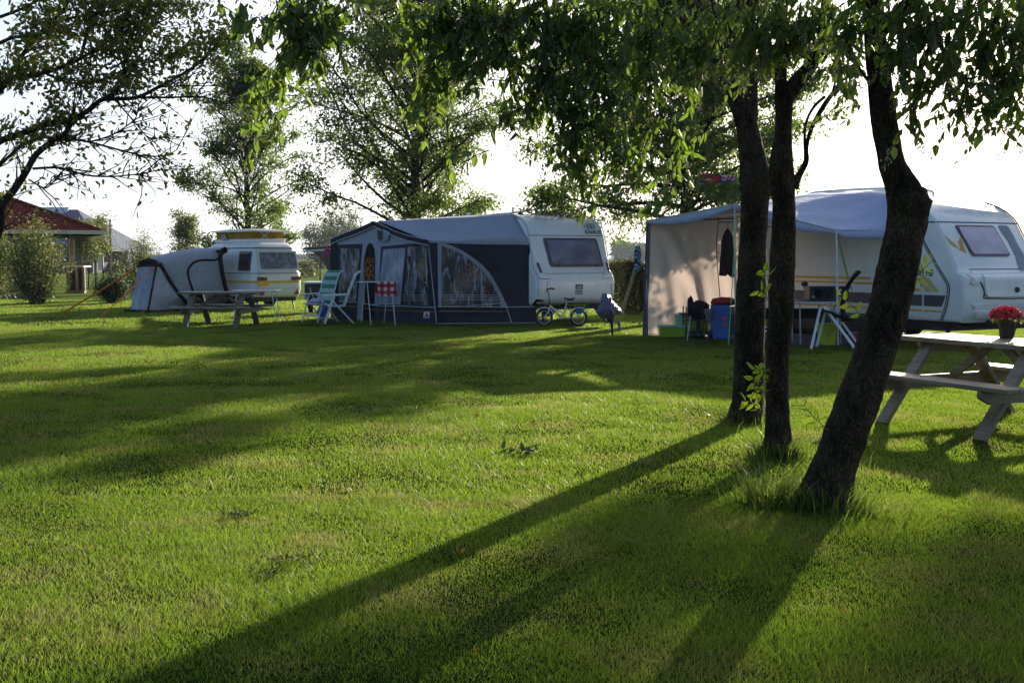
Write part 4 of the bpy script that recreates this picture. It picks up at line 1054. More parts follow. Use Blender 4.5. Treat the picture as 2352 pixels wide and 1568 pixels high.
# visible right side cloth: between right half of the front arch and the caravan-side arch
fr_half=resample([a3,a4,a5,a6,a7,a8],24); cr_half=resample([b4,b3,b2,b1,b0],24)
def cloth(u,v):
    i=min(24,int(round(u*24))); p=fr_half[i].lerp(cr_half[i],v)
    s=math.sin(math.pi*v)
    return p+Vector((0,0,.13*s*(1-u)**1.5-.05*s*u))+Vector((.0,-.06*s*math.sin(math.pi*u),0))+Vector((0,.025*math.sin(14*v+5*u)*s,0))
m=MB(); m.grid(cloth,24,26); m.build('side_cloth',MT['tentfab'],tn,solid=.008)
# far side + roof back
bk_half=resample([a3,a2b,a2,a1,a0],12); bc=resample([b4,far1,Vector((far0.x,far0.y,1.0)),far0],12)
m=MB(); m.grid(lambda u,v:bk_half[int(round(u*12))].lerp(bc[int(round(u*12))],v)+Vector((0,0,.0)),12,10); m.build('far_side_cloth',MT['tentfab'],tn,solid=.008)
# front end panel (silver film), two leaves either side of the centre seam
cen0=G(341,716); cen1=at(360,612,33.45)
L_=resample([a0,a1,at(318,613,33.4)],12); Cn=resample([cen0,cen1],12)
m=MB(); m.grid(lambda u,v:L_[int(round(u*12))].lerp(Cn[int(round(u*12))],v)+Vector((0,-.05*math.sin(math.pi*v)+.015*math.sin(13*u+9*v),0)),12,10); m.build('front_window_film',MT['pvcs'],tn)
Rr=resample([a8,a7,a6,a5],12)
m=MB(); m.grid(lambda u,v:Cn[int(round(u*12))].lerp(Rr[int(round(u*12))],v)+Vector((0,-.03*math.sin(math.pi*v)+.012*math.sin(11*u-7*v),0)),12,10); m.build('front_side_cloth',MT['pvcs'] if False else MT['tentfab'],tn)
m=MB(); tp=[at(317,611,33.36),at(321,602,33.36),at(332,594.5,33.4),at(345,593,33.42),at(358,597,33.44),at(370,608,33.46)]; bt=[at(306,617,33.3),at(318,612,33.33),at(330,610.5,33.36),at(345,610.5,33.38),at(358,611,33.4),at(368,613,33.42)]
tp=resample(tp,12); bt=resample(bt,12); m.grid(lambda u,v:tp[int(round(u*12))].lerp(bt[int(round(u*12))],v)+Vector((0,-.03,0)),12,3); m.build('front_hood',MT['blackfab'],tn,solid=.015)
def strip(pts,wd,name='seam_strip',e=-.045):
    m=MB(); q=[Vector(p)+Vector((0,e,0)) for p in smoothline(pts,5)]; m.tube(q,wd,6); 
    return m.build(name,MT['blackfab'],tn)
strip([a5,a6,a7,a8],.062); strip([cen1,cen0],.032); strip([at(521,571,34.55),at(510,578,34.5),at(507,595,34.4),at(512,630,34.5),at(522,671,34.6),at(534,703,34.8)],.075)
strip([at(508,590,34.2),at(496,597,34.1),at(470,597,33.95),at(452,601,33.9),at(440,610,33.85),at(434,622,33.85),at(436,640,33.9),at(441,655,33.95),at(447,672,34.0),at(456,692,34.1),at(463,706,34.2)],.034,e=-.10)
m=MB(); m.prism([at(494,575,34.4),at(524,571,34.6),at(522,580,34.5),at(506,588,34.3)],(0,-.03,.0)); m.build('corner_gusset',MT['blackfab'],tn)
m=MB(); q=resample([G(288,716),G(345,717.5),G(410,716),G(450,712),G(540,707)],20); m.tube([p+Vector((0,0,.03)) for p in q],.045,6); m.build('ground_hem',MT['blackfab'],tn)
for i,(p,q,lb) in enumerate(((at(311,616,33.3),G(145,718),'long orange guy rope running from the tent front to the grass on the left'),(at(352,614,33.3),G(236,723),'second orange guy rope, nearer and steeper, from the tent front'))):
    m=MB(); m.tube([p,p.lerp(q,.5)-Vector((0,0,.03)),q],.024 if i==0 else .014,6); m.tube([q,q+Vector((0,0,.12))],.012,5); o=m.build('guy_rope',MT['rope_o'],loc=q); tag(o,lb,'guy rope','orange guy ropes of the small tent')
m=MB(); m.tube([at(343,700,33.2),G(324,720)],.007,5); o=m.build('guy_rope',MT['rope_o'],loc=G(324,720)); tag(o,'short orange guy rope low at the tent front seam','guy rope','orange guy ropes of the small tent')
# ================= picnic tables =================
def picnic(name,label,L=1.8,sc=1,wood='wood'):
    t=thing(name,label,'picnic table',(0,0,0),'wooden picnic tables')
    W=MT[wood]
    nb=5; tw=.72; th=.045; zt=.80
    for k in range(nb):
        m=MB(); y=-tw/2+tw/nb*(k+.5); m.box((0,y,zt-th/2),(L,tw/nb-.006,th)); m.build('top_board',W,t,bevel=.006)
    m=MB()
    for e in(-1,1):
        for k in range(nb):
            for q in(-.035,.035): m.lathe([(.001,0),(.009,0),(.007,.004),(.001,.005)],(e*(L/2-.30)+q*.3,-tw/2+tw/nb*(k+.5)+q,zt-.0005),8)
        for s in(-1,1):
            for q in(-.03,.03): m.lathe([(.001,0),(.012,0),(.010,.006),(.001,.007)],(e*(L/2-.33)+e*.07,s*.48+q,.40),8,(e,0,0))
    m.build('bolts',MT['seam'],t)
    for s in(-1,1):
        for k in range(2):
            m=MB(); m.box((0,s*(.76+(k-.5)*.135),.455),(L,.13,.045)); m.build('bench_board',W,t,bevel=.012)
    for e in(-1,1):
        x=e*(L/2-.33)
        for s in(-1,1):
            m=MB(); m.bar((x,s*.83,0),(x,s*.25,zt-th),.045,.13,(1,0,0)); 
            m.M=None; m.build('leg',W,t,bevel=.005)
        m=MB(); hz=.455-.0225-.06
        # bench bearer with chamfered ends
        m.prism([(x+e*.046-.022,-.90,hz+.06),(x+e*.046-.022,.90,hz+.06),(x+e*.046-.022,.90,hz+.0),(x+e*.046-.022,.78,hz-.06),(x+e*.046-.022,-.78,hz-.06),(x+e*.046-.022,-.90,hz+.0)],(.045,0,0)); m.build('bench_bearer',W,t,bevel=.004)
        m=MB(); hz=zt-th-.05
        m.prism([(x+e*.046-.022,-.35,hz+.05),(x+e*.046-.022,.35,hz+.05),(x+e*.046-.022,.35,hz+.01),(x+e*.046-.022,.28,hz-.05),(x+e*.046-.022,-.28,hz-.05),(x+e*.046-.022,-.35,hz+.01)],(.045,0,0)); m.build('top_bearer',W,t,bevel=.004)
        m=MB(); m.bar((x*.93,0,.42),(e*.08,0,zt-th-.02),.07,.045,(0,1,0)); m.build('brace',W,t,bevel=.004)
    return t
pt=picnic('picnic_table','weathered wooden picnic table in the right foreground with a flower pot on top')
# place: far frame feet at pixels (2010,970) and (2333,946)
f1=G(2012,973); f2=G(2330,946)
c=(f1+f2)/2; axis=Vector(((f2-f1).y,-(f2-f1).x,0)).normalized()
ang=math.atan2(-axis.y,-axis.x)     # local +x points away from the camera
sc=1.02
cc=c+axis*(.57*sc)
pt.location=cc; pt.rotation_euler=(0,0,ang); pt.scale=(sc,1.03*sc,sc)
p2=picnic('picnic_table','grey wooden picnic table out on the lawn in front of the small tent',wood='wood2')
for ch in p2.children: pass
fl=G(474,758); frr=G(590,756); bl_=G(418,752)
c2=(G(446,755)+G(568,751))/2; c2=Vector(((508-CX)/FPX*26.1,26.1,0))
p2.location=c2; p2.rotation_euler=(0,0,R(-4)); p2.scale=(1.02,1,1)
# flower pot on the near table
tp=at(2312,783,10.2); zt=.80*sc
d=ray(2312,776); tt=(zt-HCAM)/d.z; pp=CAMP+d*tt
fp=thing('flower_pot','black plastic pot of crimson flowers standing on the near picnic table','flower pot',pp)
h=at(2312,735,pp.y).z-pp.z; rp=(at(2332,750,pp.y).x-at(2293,750,pp.y).x)/2
m=MB(); m.lathe([(.002,0),(rp*.78,0),(rp*.80,.01),(rp*.98,h*.9),(rp*1.04,h*.9),(rp*1.04,h),(rp*.95,h),(rp*.9,h*.85),(.002,h*.85)],pp,24); m.build('pot',MT['potmat'],fp)
rgf=np.random.default_rng(3)
def dome(n,cx,rx,rz,z0,flat=1,zlo=-.25):
    d=rgf.normal(size=(n,3)); d=norm(d); d[:,2]=np.where(d[:,2]<zlo,-d[:,2],d[:,2]); s=.72+.3*rgf.random((n,1))
    return np.array(pp)[None]+d*s*np.array([rx,rx,rz])+np.array([cx,0,z0])
rx=(at(2344,720,pp.y).x-at(2270,720,pp.y).x)/2; 
P=dome(420,-.012,rx,.105,h+.035)
# each bloom: five petals round a centre
fl_=[]
for i in range(380):
    c_=P[i]; n_=c_-(np.array(pp)+np.array([0,0,h*.6])); n_/=np.linalg.norm(n_); a_=np.cross(n_,[.3,.5,.8]); a_/=np.linalg.norm(a_); b_=np.cross(n_,a_)
    for k in range(5):
        t=k*1.2566+i; e=a_*math.cos(t)+b_*math.sin(t); f=a_*math.cos(t+.6)+b_*math.sin(t+.6); g_=a_*math.cos(t-.6)+b_*math.sin(t-.6)
        r_=.017; fl_.append([c_,c_+g_*r_*.7+n_*.004,c_+e*r_+n_*.007,c_+f*r_*.7+n_*.004])
np_mesh('flowers',np.array(fl_),4,MT['petal'],fp)
P=dome(420,0,rx*.98,.09,h+.01,zlo=-.45); np_mesh('leaves',leaf_quads(P,.030,.017,rgf,0),4,MT['leafS'],fp)
# ================= folding white table by the small caravan =================
ft=thing('folding_table','thin-legged white folding camping table behind the grey picnic table','table',G(600,735))
D=29.2; z=at(590,667,D).z
cen=Vector((at(589,667,D).x,D,0)); 
m=MB(); m.box((cen.x,cen.y,z),(1.14,.62,.028)); m.build('table_top',MT['alu'],ft,bevel=.008)
for sx in(-1,1):
    for sy in(-1,1):
        m=MB(); m.tube([(cen.x+sx*.44,cen.y+sy*.22,z),(cen.x+sx*.54,cen.y+sy*.27,0)],.013,6); m.build('leg',MT['alu'],ft)
m=MB(); m.tube([(cen.x-.45,cen.y-.22,z-.09),(cen.x-.45,cen.y+.22,z-.09)],.01,5); m.tube([(cen.x+.45,cen.y-.22,z-.09),(cen.x+.45,cen.y+.22,z-.09)],.01,5); m.build('crossbar',MT['alu'],ft)
# ================= high-backed folding chairs =================
def camp_chair(name,label,group,fab1,fab2,frame,cat='camping chair'):
    t=thing(name,label,cat,(0,0,0),group)
    W=.50
    F=MT[frame]
    # side view: x forward. seat from x=.22 to -.22 at z~.42 ; back leans backwards
    back=smoothline([(-.20,0,.42),(-.34,0,.80),(-.44,0,1.06),(-.50,0,1.17),(-.60,0,1.24)],5)
    seat=[Vector((.24,0,.46)),Vector((.0,0,.41)),Vector((-.20,0,.42))]
    nb=9
    L=resample(back,nb*2)
    for part,mat,sel in(('backrest',fab1,0),('backrest_stripes',fab2,1)):
        m=MB()
        for k in range(nb):
            if k%2!=sel: continue
            p,q,r_=L[2*k],L[2*k+1],L[2*k+2]
            m.add([(p.x,-W/2+.03,p.z),(p.x,W/2-.03,p.z),(q.x,W/2-.03,q.z),(q.x,-W/2+.03,q.z),(r_.x,W/2-.03,r_.z),(r_.x,-W/2+.03,r_.z)],[(0,1,2,3),(3,2,4,5)])
        m.build(part,MT[mat],t,solid=.012)
    m=MB(); sl=resample(seat,8); m.grid(lambda u,v:sl[int(round(u*8))]+Vector((0,(v-.5)*(W-.06),0)),8,2); m.build('seat',MT[fab2],t,solid=.02)
    for s in(-1,1):
        y=s*W/2
        m=MB(); m.tube([p+Vector((0,y,0)) for p in back],.016,6); m.tube([p+Vector((0,y,0)) for p in seat],.014,6); m.build('side_frame',F,t)
        m=MB(); m.tube([(.02,y*1.1,.66),(.26,y*1.1,0)],.017,6); m.build('front_leg',F,t)
        m=MB(); m.tube([(.16,y*1.1,.64),(-.42,y*1.1,0)],.017,6); m.build('rear_leg',F,t)
        m=MB(); m.bar((.26,y*1.15,.665),(-.30,y*1.15,.69),.055,.03); m.ell((.26,y*1.15,.668),(.04,.03,.017)); m.build('armrest',MT[frame],t,bevel=.008)
    m=MB(); m.bar((.20,-W*.55,.17),(.20,W*.55,.17),.03,.05); m.bar((-.34,-W*.55,.09),(-.34,W*.55,.09),.02,.02); m.bar((.24,-W*.5,.45),(.24,W*.5,.45),.02,.02); m.build('crossbar',F,t)
    return t
ch=camp_chair('camping_chair','green and white striped folding chair, the farther left one beside the awning','striped folding chairs by the awning','greenband','whiteband','alu')
c2_=copy_tree(ch); c2_['label']='green and white striped folding chair seen edge-on, nearest the drying rack'
p=G(722,742); ch.location=(p.x+.02,p.y+.35,0); ch.rotation_euler=(0,0,R(232)); ch.scale=(1.02,1.02,1.02)
p=G(768,743); c2_.location=(p.x+.02,p.y+.05,0); c2_.rotation_euler=(0,0,R(192)); c2_.scale=(1.02,1.02,1.02)
# cloth dropped on the seat, blue bag between the chairs
p=G(748,742); cl=MB(); rr=random.Random(3); cl.ell((ch.location.x,ch.location.y,.52),(.19,.16,.07),12,8,rr,.35); o=cl.build('folded_towel',MT['sail'],loc=(ch.location.x,ch.location.y,.47)); tag(o,'crumpled pale lilac towel lying on the seat of the farther striped chair','towel')
bgx=G(741,735); m=MB(); m.ell((bgx.x,bgx.y,.18),(.15,.12,.18),12,8,rr,.2); m.tube(smoothline([(bgx.x-.1,bgx.y,.3),(bgx.x,bgx.y,.46),(bgx.x+.1,bgx.y,.3)],5),.012,5); o=m.build('carrier_bag',MT['bluec'],loc=bgx); tag(o,'small blue bag on the grass between the striped chairs','bag')
# ================= drying rack with cloths =================
dr=thing('drying_rack','white wire clothes drying rack holding a red checked cloth before the awning door','drying rack',G(870,743))
D=26.6
zt=at(880,648,D).z; xl=at(818,648,D).x; xr=at(912,648,D).x; y0=D;y1=D+.55
m=MB()
for y in(y0,y1): m.tube([(xl,y,zt),(xr,y,zt)],.010,5)
for k in range(9):
    x=xl+(xr-xl)*k/8; m.tube([(x,y0,zt),(x,y1,zt)],.005,4)
for k in(.33,.66): m.tube([(xl,y0+(y1-y0)*k,zt-.0),(xr,y0+(y1-y0)*k,zt-.0)],.005,4)
m.tube([(xl+.35,y0-.1,zt-.52),(xr-.1,y0-.1,zt-.50)],.005,4)
m.build('rack_top',MT['alu'],dr)
for (xa,xb) in((840,852),(835,818),(896,908),(888,872)):
    for y in(y0+.02,):
        m=MB(); m.tube([(at(xa,650,D).x,y+.25,zt),(at(xb,742,D-.1).x,y-.12 if xb in(852,908) else y+.75,0)],.011,5); m.build('leg',MT['alu'],dr)
ck=MB(); xa=at(866,650,D).x; xb=at(909,650,D).x; hz=zt-at(880,683,D).z
def ckf(u,v):
    x=xa+(xb-xa)*u; 
    if v<.8: return (x+.04*v,y0-.03+.02*math.sin(9*u)*v,zt+.012-hz*v/.8)
    return (x,y0-.03+(v-.8)/.2*.3,zt+.014)
ck.grid(ckf,14,16); o=ck.build('checked_cloth',MT['check'],solid=.006,loc=(xa,y0,zt-hz)); tag(o,'red and white checked cloth hanging over the drying rack','cloth')
m=MB(); m.grid(lambda u,v:(at(838,650,D).x+.26*u,y1-.1-.02*math.sin(7*u),zt-.10*v-.04*math.sin(5*u)*v),8,6); m.build('x',MT['navy'],None,solid=.01); o=bpy.context.scene.objects['x']; o.name='dark_sock'; o.data.name='dark_sock'; tag(o,'small dark garment on the left half of the drying rack','garment')
m=MB(); m.grid(lambda u,v:(at(852,650,D).x+.42*u,y1+.02+.03*math.sin(7*u),zt-.26*v),8,6); o=m.build('dark_red_cloth',MT['redc'],solid=.01); tag(o,'dark red cloth hanging at the back of the drying rack beside the checked cloth','cloth')
# ================= kids bike =================
bp=G(1247,743); bq=G(1316,741)
kb=bike('kids_bicycle','small white kids bicycle with green rear rack leaning before the silver-white caravan',Vector((bp.x,26.15,0)),R(3),.205,.80,MT['bikewhite'],.62,.84,MT['lime'],kid=True)
# ================= brown tarp between the caravans =================
D=32.5
tb=thing('tarp_canopy','brown tarp slung between the pop-top caravan and the navy awning','tarp',(at(735,590,D).x,D,0))
m=MB(); A=at(703,572,34.5);B=at(762,567,30.8);C=at(762,648,30.6)
m.grid(lambda u,v:(lambda e0,e1:e0.lerp(e1,v)+Vector((0,0,0)))(A.lerp(B,u),(A.lerp(C,u)+Vector((.10,0,.14))*math.sin(math.pi*u)))+Vector((0,.03*math.sin(9*u+6*v),0)),12,8); m.build('tarp_cloth',MT['browntarp'],tb,solid=.01)
m=MB(); m.prism([at(696,569,35),at(762,564,30.8),at(762,568,30.8),at(696,574,35)],(0,.6,.02)); m.build('ridge_cloth',MT['browntarp'],tb)
m=MB(); m.tube([at(699,577,34.8),at(762,573,30.8)],.03,6); m.build('ridge_pole',MT['alu'],tb)
m=MB(); q=at(735,612,33.5); m.tube([(q.x,33.5,0),(q.x,33.5,q.z+.1)],.018,6); m.build('pole',MT['seam'],tb)
pk=at(757,576,30.5); m=MB(); rr=random.Random(5)
for k in range(9): m.ell(pk+Vector((rr.gauss(0,.06),rr.gauss(0,.05),rr.gauss(0,.05))),(.055,.04,.05),8,6)
o=m.build('pink_decoration',simple('pink_paper',(.45,.05,.25),.6),loc=pk); tag(o,'small pink bunch hanging under the ridge of the brown tarp','decoration')
# dark trailer box with pale lid
D=32
bx=thing('luggage_trailer','black box trailer with a pale flat lid between the pop-top caravan and the navy awning','trailer',(at(722,680,D).x,D,0))
a=at(699,652,D);b=at(752,652,D); zb=at(720,688,D).z
m=MB(); m.box(((a.x+b.x)/2,D+.5,(a.z+zb)/2),(b.x-a.x,1.0,a.z-zb)); m.build('box',MT['black'],bx,bevel=.03)
m=MB(); m.box(((a.x+b.x)/2,D+.5,a.z+.03),(b.x-a.x+.15,1.1,.05)); m.build('lid',MT['alu'],bx)
m=MB(); m.bar(at(711,660,D-.05),at(721,686,D-.05),.03,.03); m.build('stay',MT['steel'],bx)
for x in(a.x+.1,b.x-.1):
    m=MB(); m.lathe([(.02,-.06),(.2,-.07),(.24,-.04),(.24,.04),(.2,.07),(.02,.06)],(x,D+.5,.24),16,(1,0,0)); m.build('wheel',MT['tyre'],bx)
# ================= guy lines, wind spinner =================
gp=[at(1462,600,26.6),at(1463,602,26.6),at(1464,604,26.6)]
k=0
for tp,b in((at(1459,608,25.6),G(1417,745)),(at(1461,608,25.4),G(1421,745)),(at(1463,612,25.2),G(1425,742))):
    m=MB(); m.tube([tp,b],.006,5); o=m.build('guy_rope',MT['rope_w'],loc=b); k+=1
    tag(o,('leftmost','middle','rightmost')[k-1]+' of the three green guy ropes between the hedge and the beige canopy wall','guy rope','three green guy ropes')
m=MB(); e=G(1424,762); m.tube([e,e+Vector((-.03,0,.24))],.03,6); o=m.build('ground_peg',MT['greyobj'],loc=e); tag(o,'grey peg in the grass beside the jockey wheel','peg')
m=MB(); t0=at(1485,508,22.8); t1=at(1463,568,22.9); m.tube([t0,at(1478,530,22.85),t1],.005,4)
ws=thing('wind_spinner','furled blue striped wind sock hanging at the left corner of the beige canopy','wind sock',at(1463,608,22.9))
m.build('cord',MT['rope_w'],ws)
m=MB(); pts=[at(1464,565,22.9),at(1465,580,22.9),at(1464,595,22.9),at(1466,608,22.9),at(1461,624,22.9)]; m.tube(smoothline(pts,5),[.015,.05,.06,.06,.065,.07,.075,.08,.075,.07,.065,.06,.06,.065,.07,.075,.08,.08,.07,.05,.02],9)
def stripemat():
    m_,nt,bs,out=newmat('blue_stripe_cloth'); c=coord(nt); wv=N(nt,'ShaderNodeTexWave'); wv.bands_direction='DIAGONAL'; wv.inputs['Scale'].default_value=3.2; wv.inputs['Distortion'].default_value=3; nt.links.new(c,wv.inputs['Vector'])
    nt.links.new(ramp(nt,wv.outputs['Fac'],[(.2,(.01,.015,.05)),(.45,(.08,.25,.38)),(.7,(.30,.5,.55)),(.95,(.03,.05,.15))]),bs.inputs['Base Color']); bs.inputs['Roughness'].default_value=.7; return m_
MT['wstripe']=stripemat(); m.build('sock',MT['wstripe'],ws)
# ================= wedge-front caravan on the right =================
N2=Vector(((2217-CX)/FPX*19.6,19.6,0)); M2=Matrix.Translation(N2)@Matrix.Rotation(TH28,4,'Z'); W2=2.15
wv=thing('touring_caravan','pale wedge-front touring caravan with amber stripes and lilac front window at the right','caravan',N2)
zy=[(.45,.10),(.60,.02),(.85,.0),(1.00,.02),(1.24,.03),(1.30,.10),(1.33,.20),(1.6,.32),(1.9,.48),(2.2,.66),(2.32,.76),(2.44,.92),(2.55,1.14),(2.62,1.36),(2.68,1.7)]
fy2=interp(zy); zs=[.45,.5,.55,.6,.7,.85,1.0,1.12,1.24,1.27,1.30,1.33,1.45,1.6,1.75,1.9,2.05,2.2,2.26,2.32,2.38,2.44,2.5,2.55,2.59,2.62,2.65]
prof=[(fy2(z),z) for z in zs]+[(1.7,2.70),(2.4,2.78),(3.4,2.80),(4.4,2.76),(5.0,2.64),(5.2,2.4),(5.25,2.0),(5.28,1.2),(5.2,.45)]
m=MB(M2); body(m,prof[::-1],W2,.06); m.build('body',MT['white2'],wv,sharp=50)
s2f=lambda x,z,e: Vector((x,fy2(z)-e,z)); s2s=lambda y,z,e: Vector((-e,y,z))
m=MB(M2); rpatch(m,[(.52,1.62),(1.52,1.62),(1.42,2.17),(.42,2.17)],.06,.030,s2f); fr_=m.build('window',MT['purpleframe'],wv)
m=MB(M2); rpatch(m,[(.56,1.655),(1.49,1.655),(1.39,2.14),(.46,2.14)],.05,.038,s2f); m.build('pane',MT['glassP'],fr_)
m=MB(M2); rpatch(m,[(1.66,1.36),(2.00,1.36),(1.82,2.18),(1.56,2.18)],.05,.012,s2f); m.build('corner_panel',MT['lightband'],wv)
m=MB(M2); sline(m,[(.02,2.22),(W2-.02,2.22)],.012,s2f,eps=.004); m.tube([(-.006,fy2(2.22)+.02,2.22),(-.006,3.0,2.24),(-.006,5.2,2.24)],.012,5); sline(m,[(.34,1.385),(W2-.2,1.385)],.007,s2f,eps=.004)
sline(m,[(.34,1.33),(.40,1.15),(.50,1.0),(.46,.88)],.014,s2f,eps=.006); sline(m,[(.46,.88),(1.2,.86),(W2,.87)],.012,s2f,eps=.006)
m.tube([(W2-.02,fy2(z)-.008,z) for z in zs if z>1.4],.014,5)
m.build('panel_seams',MT['seam'],wv)
m=MB(M2)
rpatch(m,[(.50,.90),(W2-.06,.90),(W2-.06,1.30),(.46,1.30)],.08,.05,s2f); m.build('locker_lid',MT['white2'],wv,bevel=.01)
for sx in(.14,W2-.30):
    m=MB(M2); rpatch(m,[(sx+.02,1.12),(sx+.20,1.12),(sx+.12,1.34),(sx-.06,1.34)],.03,.03,s2f); m.build('grab_recess',MT['cream'],wv)
m=MB(M2); m.lathe([(.002,0),(.05,0),(.05,.03),(.002,.05)],s2f(1.28,1.02,.05),12,(0,-1,0)); m.build('locker_lock',MT['black'],wv)
m=MB(M2); rpatch(m,[(.22,.70),(W2,.70),(W2,.78),(.16,.78)],.03,.02,s2f); rpatch(m,[(.28,.53),(.90,.50),(.92,.62),(.24,.66)],.03,.06,s2f); m.build('bumper_moulding',MT['white2'],wv)
m=MB(M2); m.lathe([(.002,0),(.045,0),(.05,.02),(.002,.03)],s2f(.24,.74,.01),12,(0,-1,0)); m.build('marker_light',MT['alu'],wv)
# seam of the wedge on the side wall
m=MB(M2); sp=[(1.12,2.18),(.98,1.95),(.62,1.45),(.40,1.18),(.34,1.04),(.38,.75),(.48,.48)]
sp=[(p.x,p.y) for p in smoothline([(a,b,0) for a,b in sp],5)]
sline(m,sp,.014,s2s,eps=.004); sline(m,[(a+.045,b) for a,b in sp],.010,s2s,eps=.004); m.build('wedge_rail',MT['winframe'],wv)
# livery stripes on the side
m=MB(M2); spoly(m,[(.50,.72),(.42,.92),(5.1,.92),(5.1,.72)],.006,s2s); m.build('dark_livery_band',MT['darkband'],wv)
m=MB(M2); spoly(m,[(.50,.62),(.50,.655),(5.1,.655),(5.1,.62)],.006,s2s)
spoly(m,[(2.2,1.17),(2.2,1.22),(5.1,1.22),(5.1,1.17)],.006,s2s); spoly(m,[(2.0,1.08),(2.05,1.12),(5.1,1.12),(5.1,1.08)],.006,s2s)
spoly(m,[(1.42,1.13),(1.15,1.13),(.98,.98),(1.25,.98)],.006,s2s); m.build('amber_livery_stripe',MT['orangestripe'],wv)
m=MB(M2); spoly(m,[(1.10,1.22),(.96,1.22),(.72,.98),(.86,.98)],.006,s2s); spoly(m,[(.93,1.22),(.80,1.22),(.56,.98),(.69,.98)],.006,s2s); m.build('pale_gold_flash',MT['palestripe'],wv)
m=MB(M2); rpatch(m,[(1.48,.54),(.90,.54),(.90,1.06),(1.48,1.06)],.04,.014,s2s,hole=.90); m.build('service_hatch_frame',MT['white2'],wv)
m=MB(M2); m.box((-.012,3.2,.50),(.02,3.9,.04)); m.box((-.012,3.2,.42),(.02,3.9,.02)); m.build('lower_trim',MT['winframe'],wv)
m=MB(M2); put_text(m,'3900 FB',s2s(.98,1.31,.006),(0,-1,0),(0,0,1),.16,.004,.15); m.build('model_lettering',MT['winframe'],wv)
m=MB(M2); put_text(m,'DELTA',s2s(1.28,2.42,.004),(0,-1,0),(0,0,1),.14,.004,.15); m.build('maker_lettering',MT['winframe'],wv)
# amber winged emblem on the wedge
m=MB(M2)
for k in range(7):
    x=.02+.035*k; sline(m,[(-.0+x,1.98-.035*k),(x+.035,1.90-.03*k),(x+.04+.01*k,1.80-.012*k)],.0055,lambda a,b,e:s2f(a+.03,b,e),4,.006)
for k in range(6): sline(m,[(.44-.025*k,1.97-.02*k),(.42-.02*k,1.86),(.40-.018*k,1.66+.01*k)],.0055,s2f,4,.006)
m.build('winged_emblem',MT['orangestripe'],wv)
# roof rails, chassis, wheels
for dx in(.42,1.4):
    m=MB(M2); m.tube(smoothline([(dx,2.0,2.76),(dx,2.25,2.90),(dx,4.2,2.92),(dx,4.5,2.8)],4),.028,6); m.build('roof_rail',MT['alu'],wv)
for yy in(2.7,3.8):
    m=MB(M2); m.tube([(.42,yy,2.91),(1.4,yy,2.91)],.02,6); m.build('roof_rail_crossbar',MT['alu'],wv)
m=MB(M2); m.box((1.1,3.2,2.84),(.8,.6,.09)); m.box((.8,4.2,2.86),(.6,.6,.10)); m.build('rooflight',MT['alu'],wv,bevel=.02)
m=MB(M2); m.box((W2/2,2.8,.36),(W2-.25,4.6,.16)); m.bar((.5,.8,.42),(1.05,-1.1,.42),.07,.1); m.bar((1.65,.8,.42),(1.1,-1.1,.42),.07,.1); m.box((1.2,-.1,.42),(1.1,.4,.14)); m.build('chassis',MT['black'],wv)
wheel(M2,.15,3.0,.31,wv); wheel(M2,W2-.15,3.0,.31,wv)
for x,y in((.2,.5),(1.95,.5),(.2,4.9),(1.95,4.9)):
    m=MB(M2); m.bar((x,y,.35),(x,y+.1,0),.05,.05); m.build('steady_leg',MT['black'],wv)
m=MB(M2); m.grid(lambda u,v:(.03+.02*math.sin(30*u),1.5+3.7*u,.03+.43*v),40,3); m.build('wind_skirt',MT['black'],wv,solid=.01)  # black sheet added to hide the sunlit groundsheet and keep the underside dark
# ================= sun canopy on poles =================
cp=thing('sun_canopy','lilac-grey canopy on poles with a beige side wall at the right-hand caravan','canopy',G(1700,790))
PA=G(1478,772); TA=at(1486,508,PA.y); PB=G(1690,787); TB=at(1688,470,PB.y); PC=G(1925,795); TC=at(1921,530,PC.y)
PE=at(2048,533,20.6)
R1=M2@Vector((.0,5.15,2.80)); R2=M2@Vector((.05,3.6,2.88)); R3=M2@Vector((.05,2.1,2.80)); R4=M2@Vector((0,1.65,2.72))
front=resample([TA,TB],10)+resample([TB,TC],12)[1:]+resample([TC,PE],6)[1:]
fr2=[]
backs=resample([R1,R2],10)+resample([R2,R3],12)[1:]+resample([R3,R4],6)[1:]
nF=len(front)-1
def sail(u,v):
    i=int(round(u*nF)); p=front[i].lerp(backs[i],v); s=math.sin(math.pi*v)
    return p+Vector((0,0,-.13*s*(.35+.65*abs(math.sin(math.pi*(u*2.1)))) +.018*math.sin(7*v+26*u)*s*.8+.012*math.sin(17*u-9*v)))
m=MB(); m.grid(sail,nF,16); m.build('roof_cloth',MT['sail'],cp,solid=.008)
# hanging front hem
m=MB()
def hem(u,v):
    i=int(round(u*nF)); p=front[i]; dd=.0
    s=i/nF
    k1=abs(math.sin(math.pi*min(1,i/10))) if i<=10 else (abs(math.sin(math.pi*(i-10)/12)) if i<=22 else .6)
    return p+Vector((0,-.01,-(.05+.14*k1)*v))
m.grid(hem,nF,2); m.build('front_hem',MT['sail'],cp,solid=.006)
for P_,T_,mt in((PA,TA,'seam'),(PB,TB,'steel'),(PC,TC,'alu')):
    m=MB(); mid=P_.lerp(T_,.52); m.tube([P_,mid],.020,8); m.tube([mid,T_+Vector((0,0,.03))],.015,8); m.tube([mid-Vector((0,0,.05)),mid+Vector((0,0,.05))],.028,8); m.build('pole',MT[mt],cp)
m=MB(); m.tube([TA,TB],.017,6); m.tube([TB,TC],.017,6); m.tube([TB-Vector((0,0,.05)),R2-Vector((0,0,.45))],.016,6); m.tube([TC-Vector((0,0,.05)),R3-Vector((0,0,.5))],.016,6); m.tube([TA-Vector((0,0,.06)),R1-Vector((0,0,.3))],.016,6); m.build('roof_pole',MT['steel'],cp)
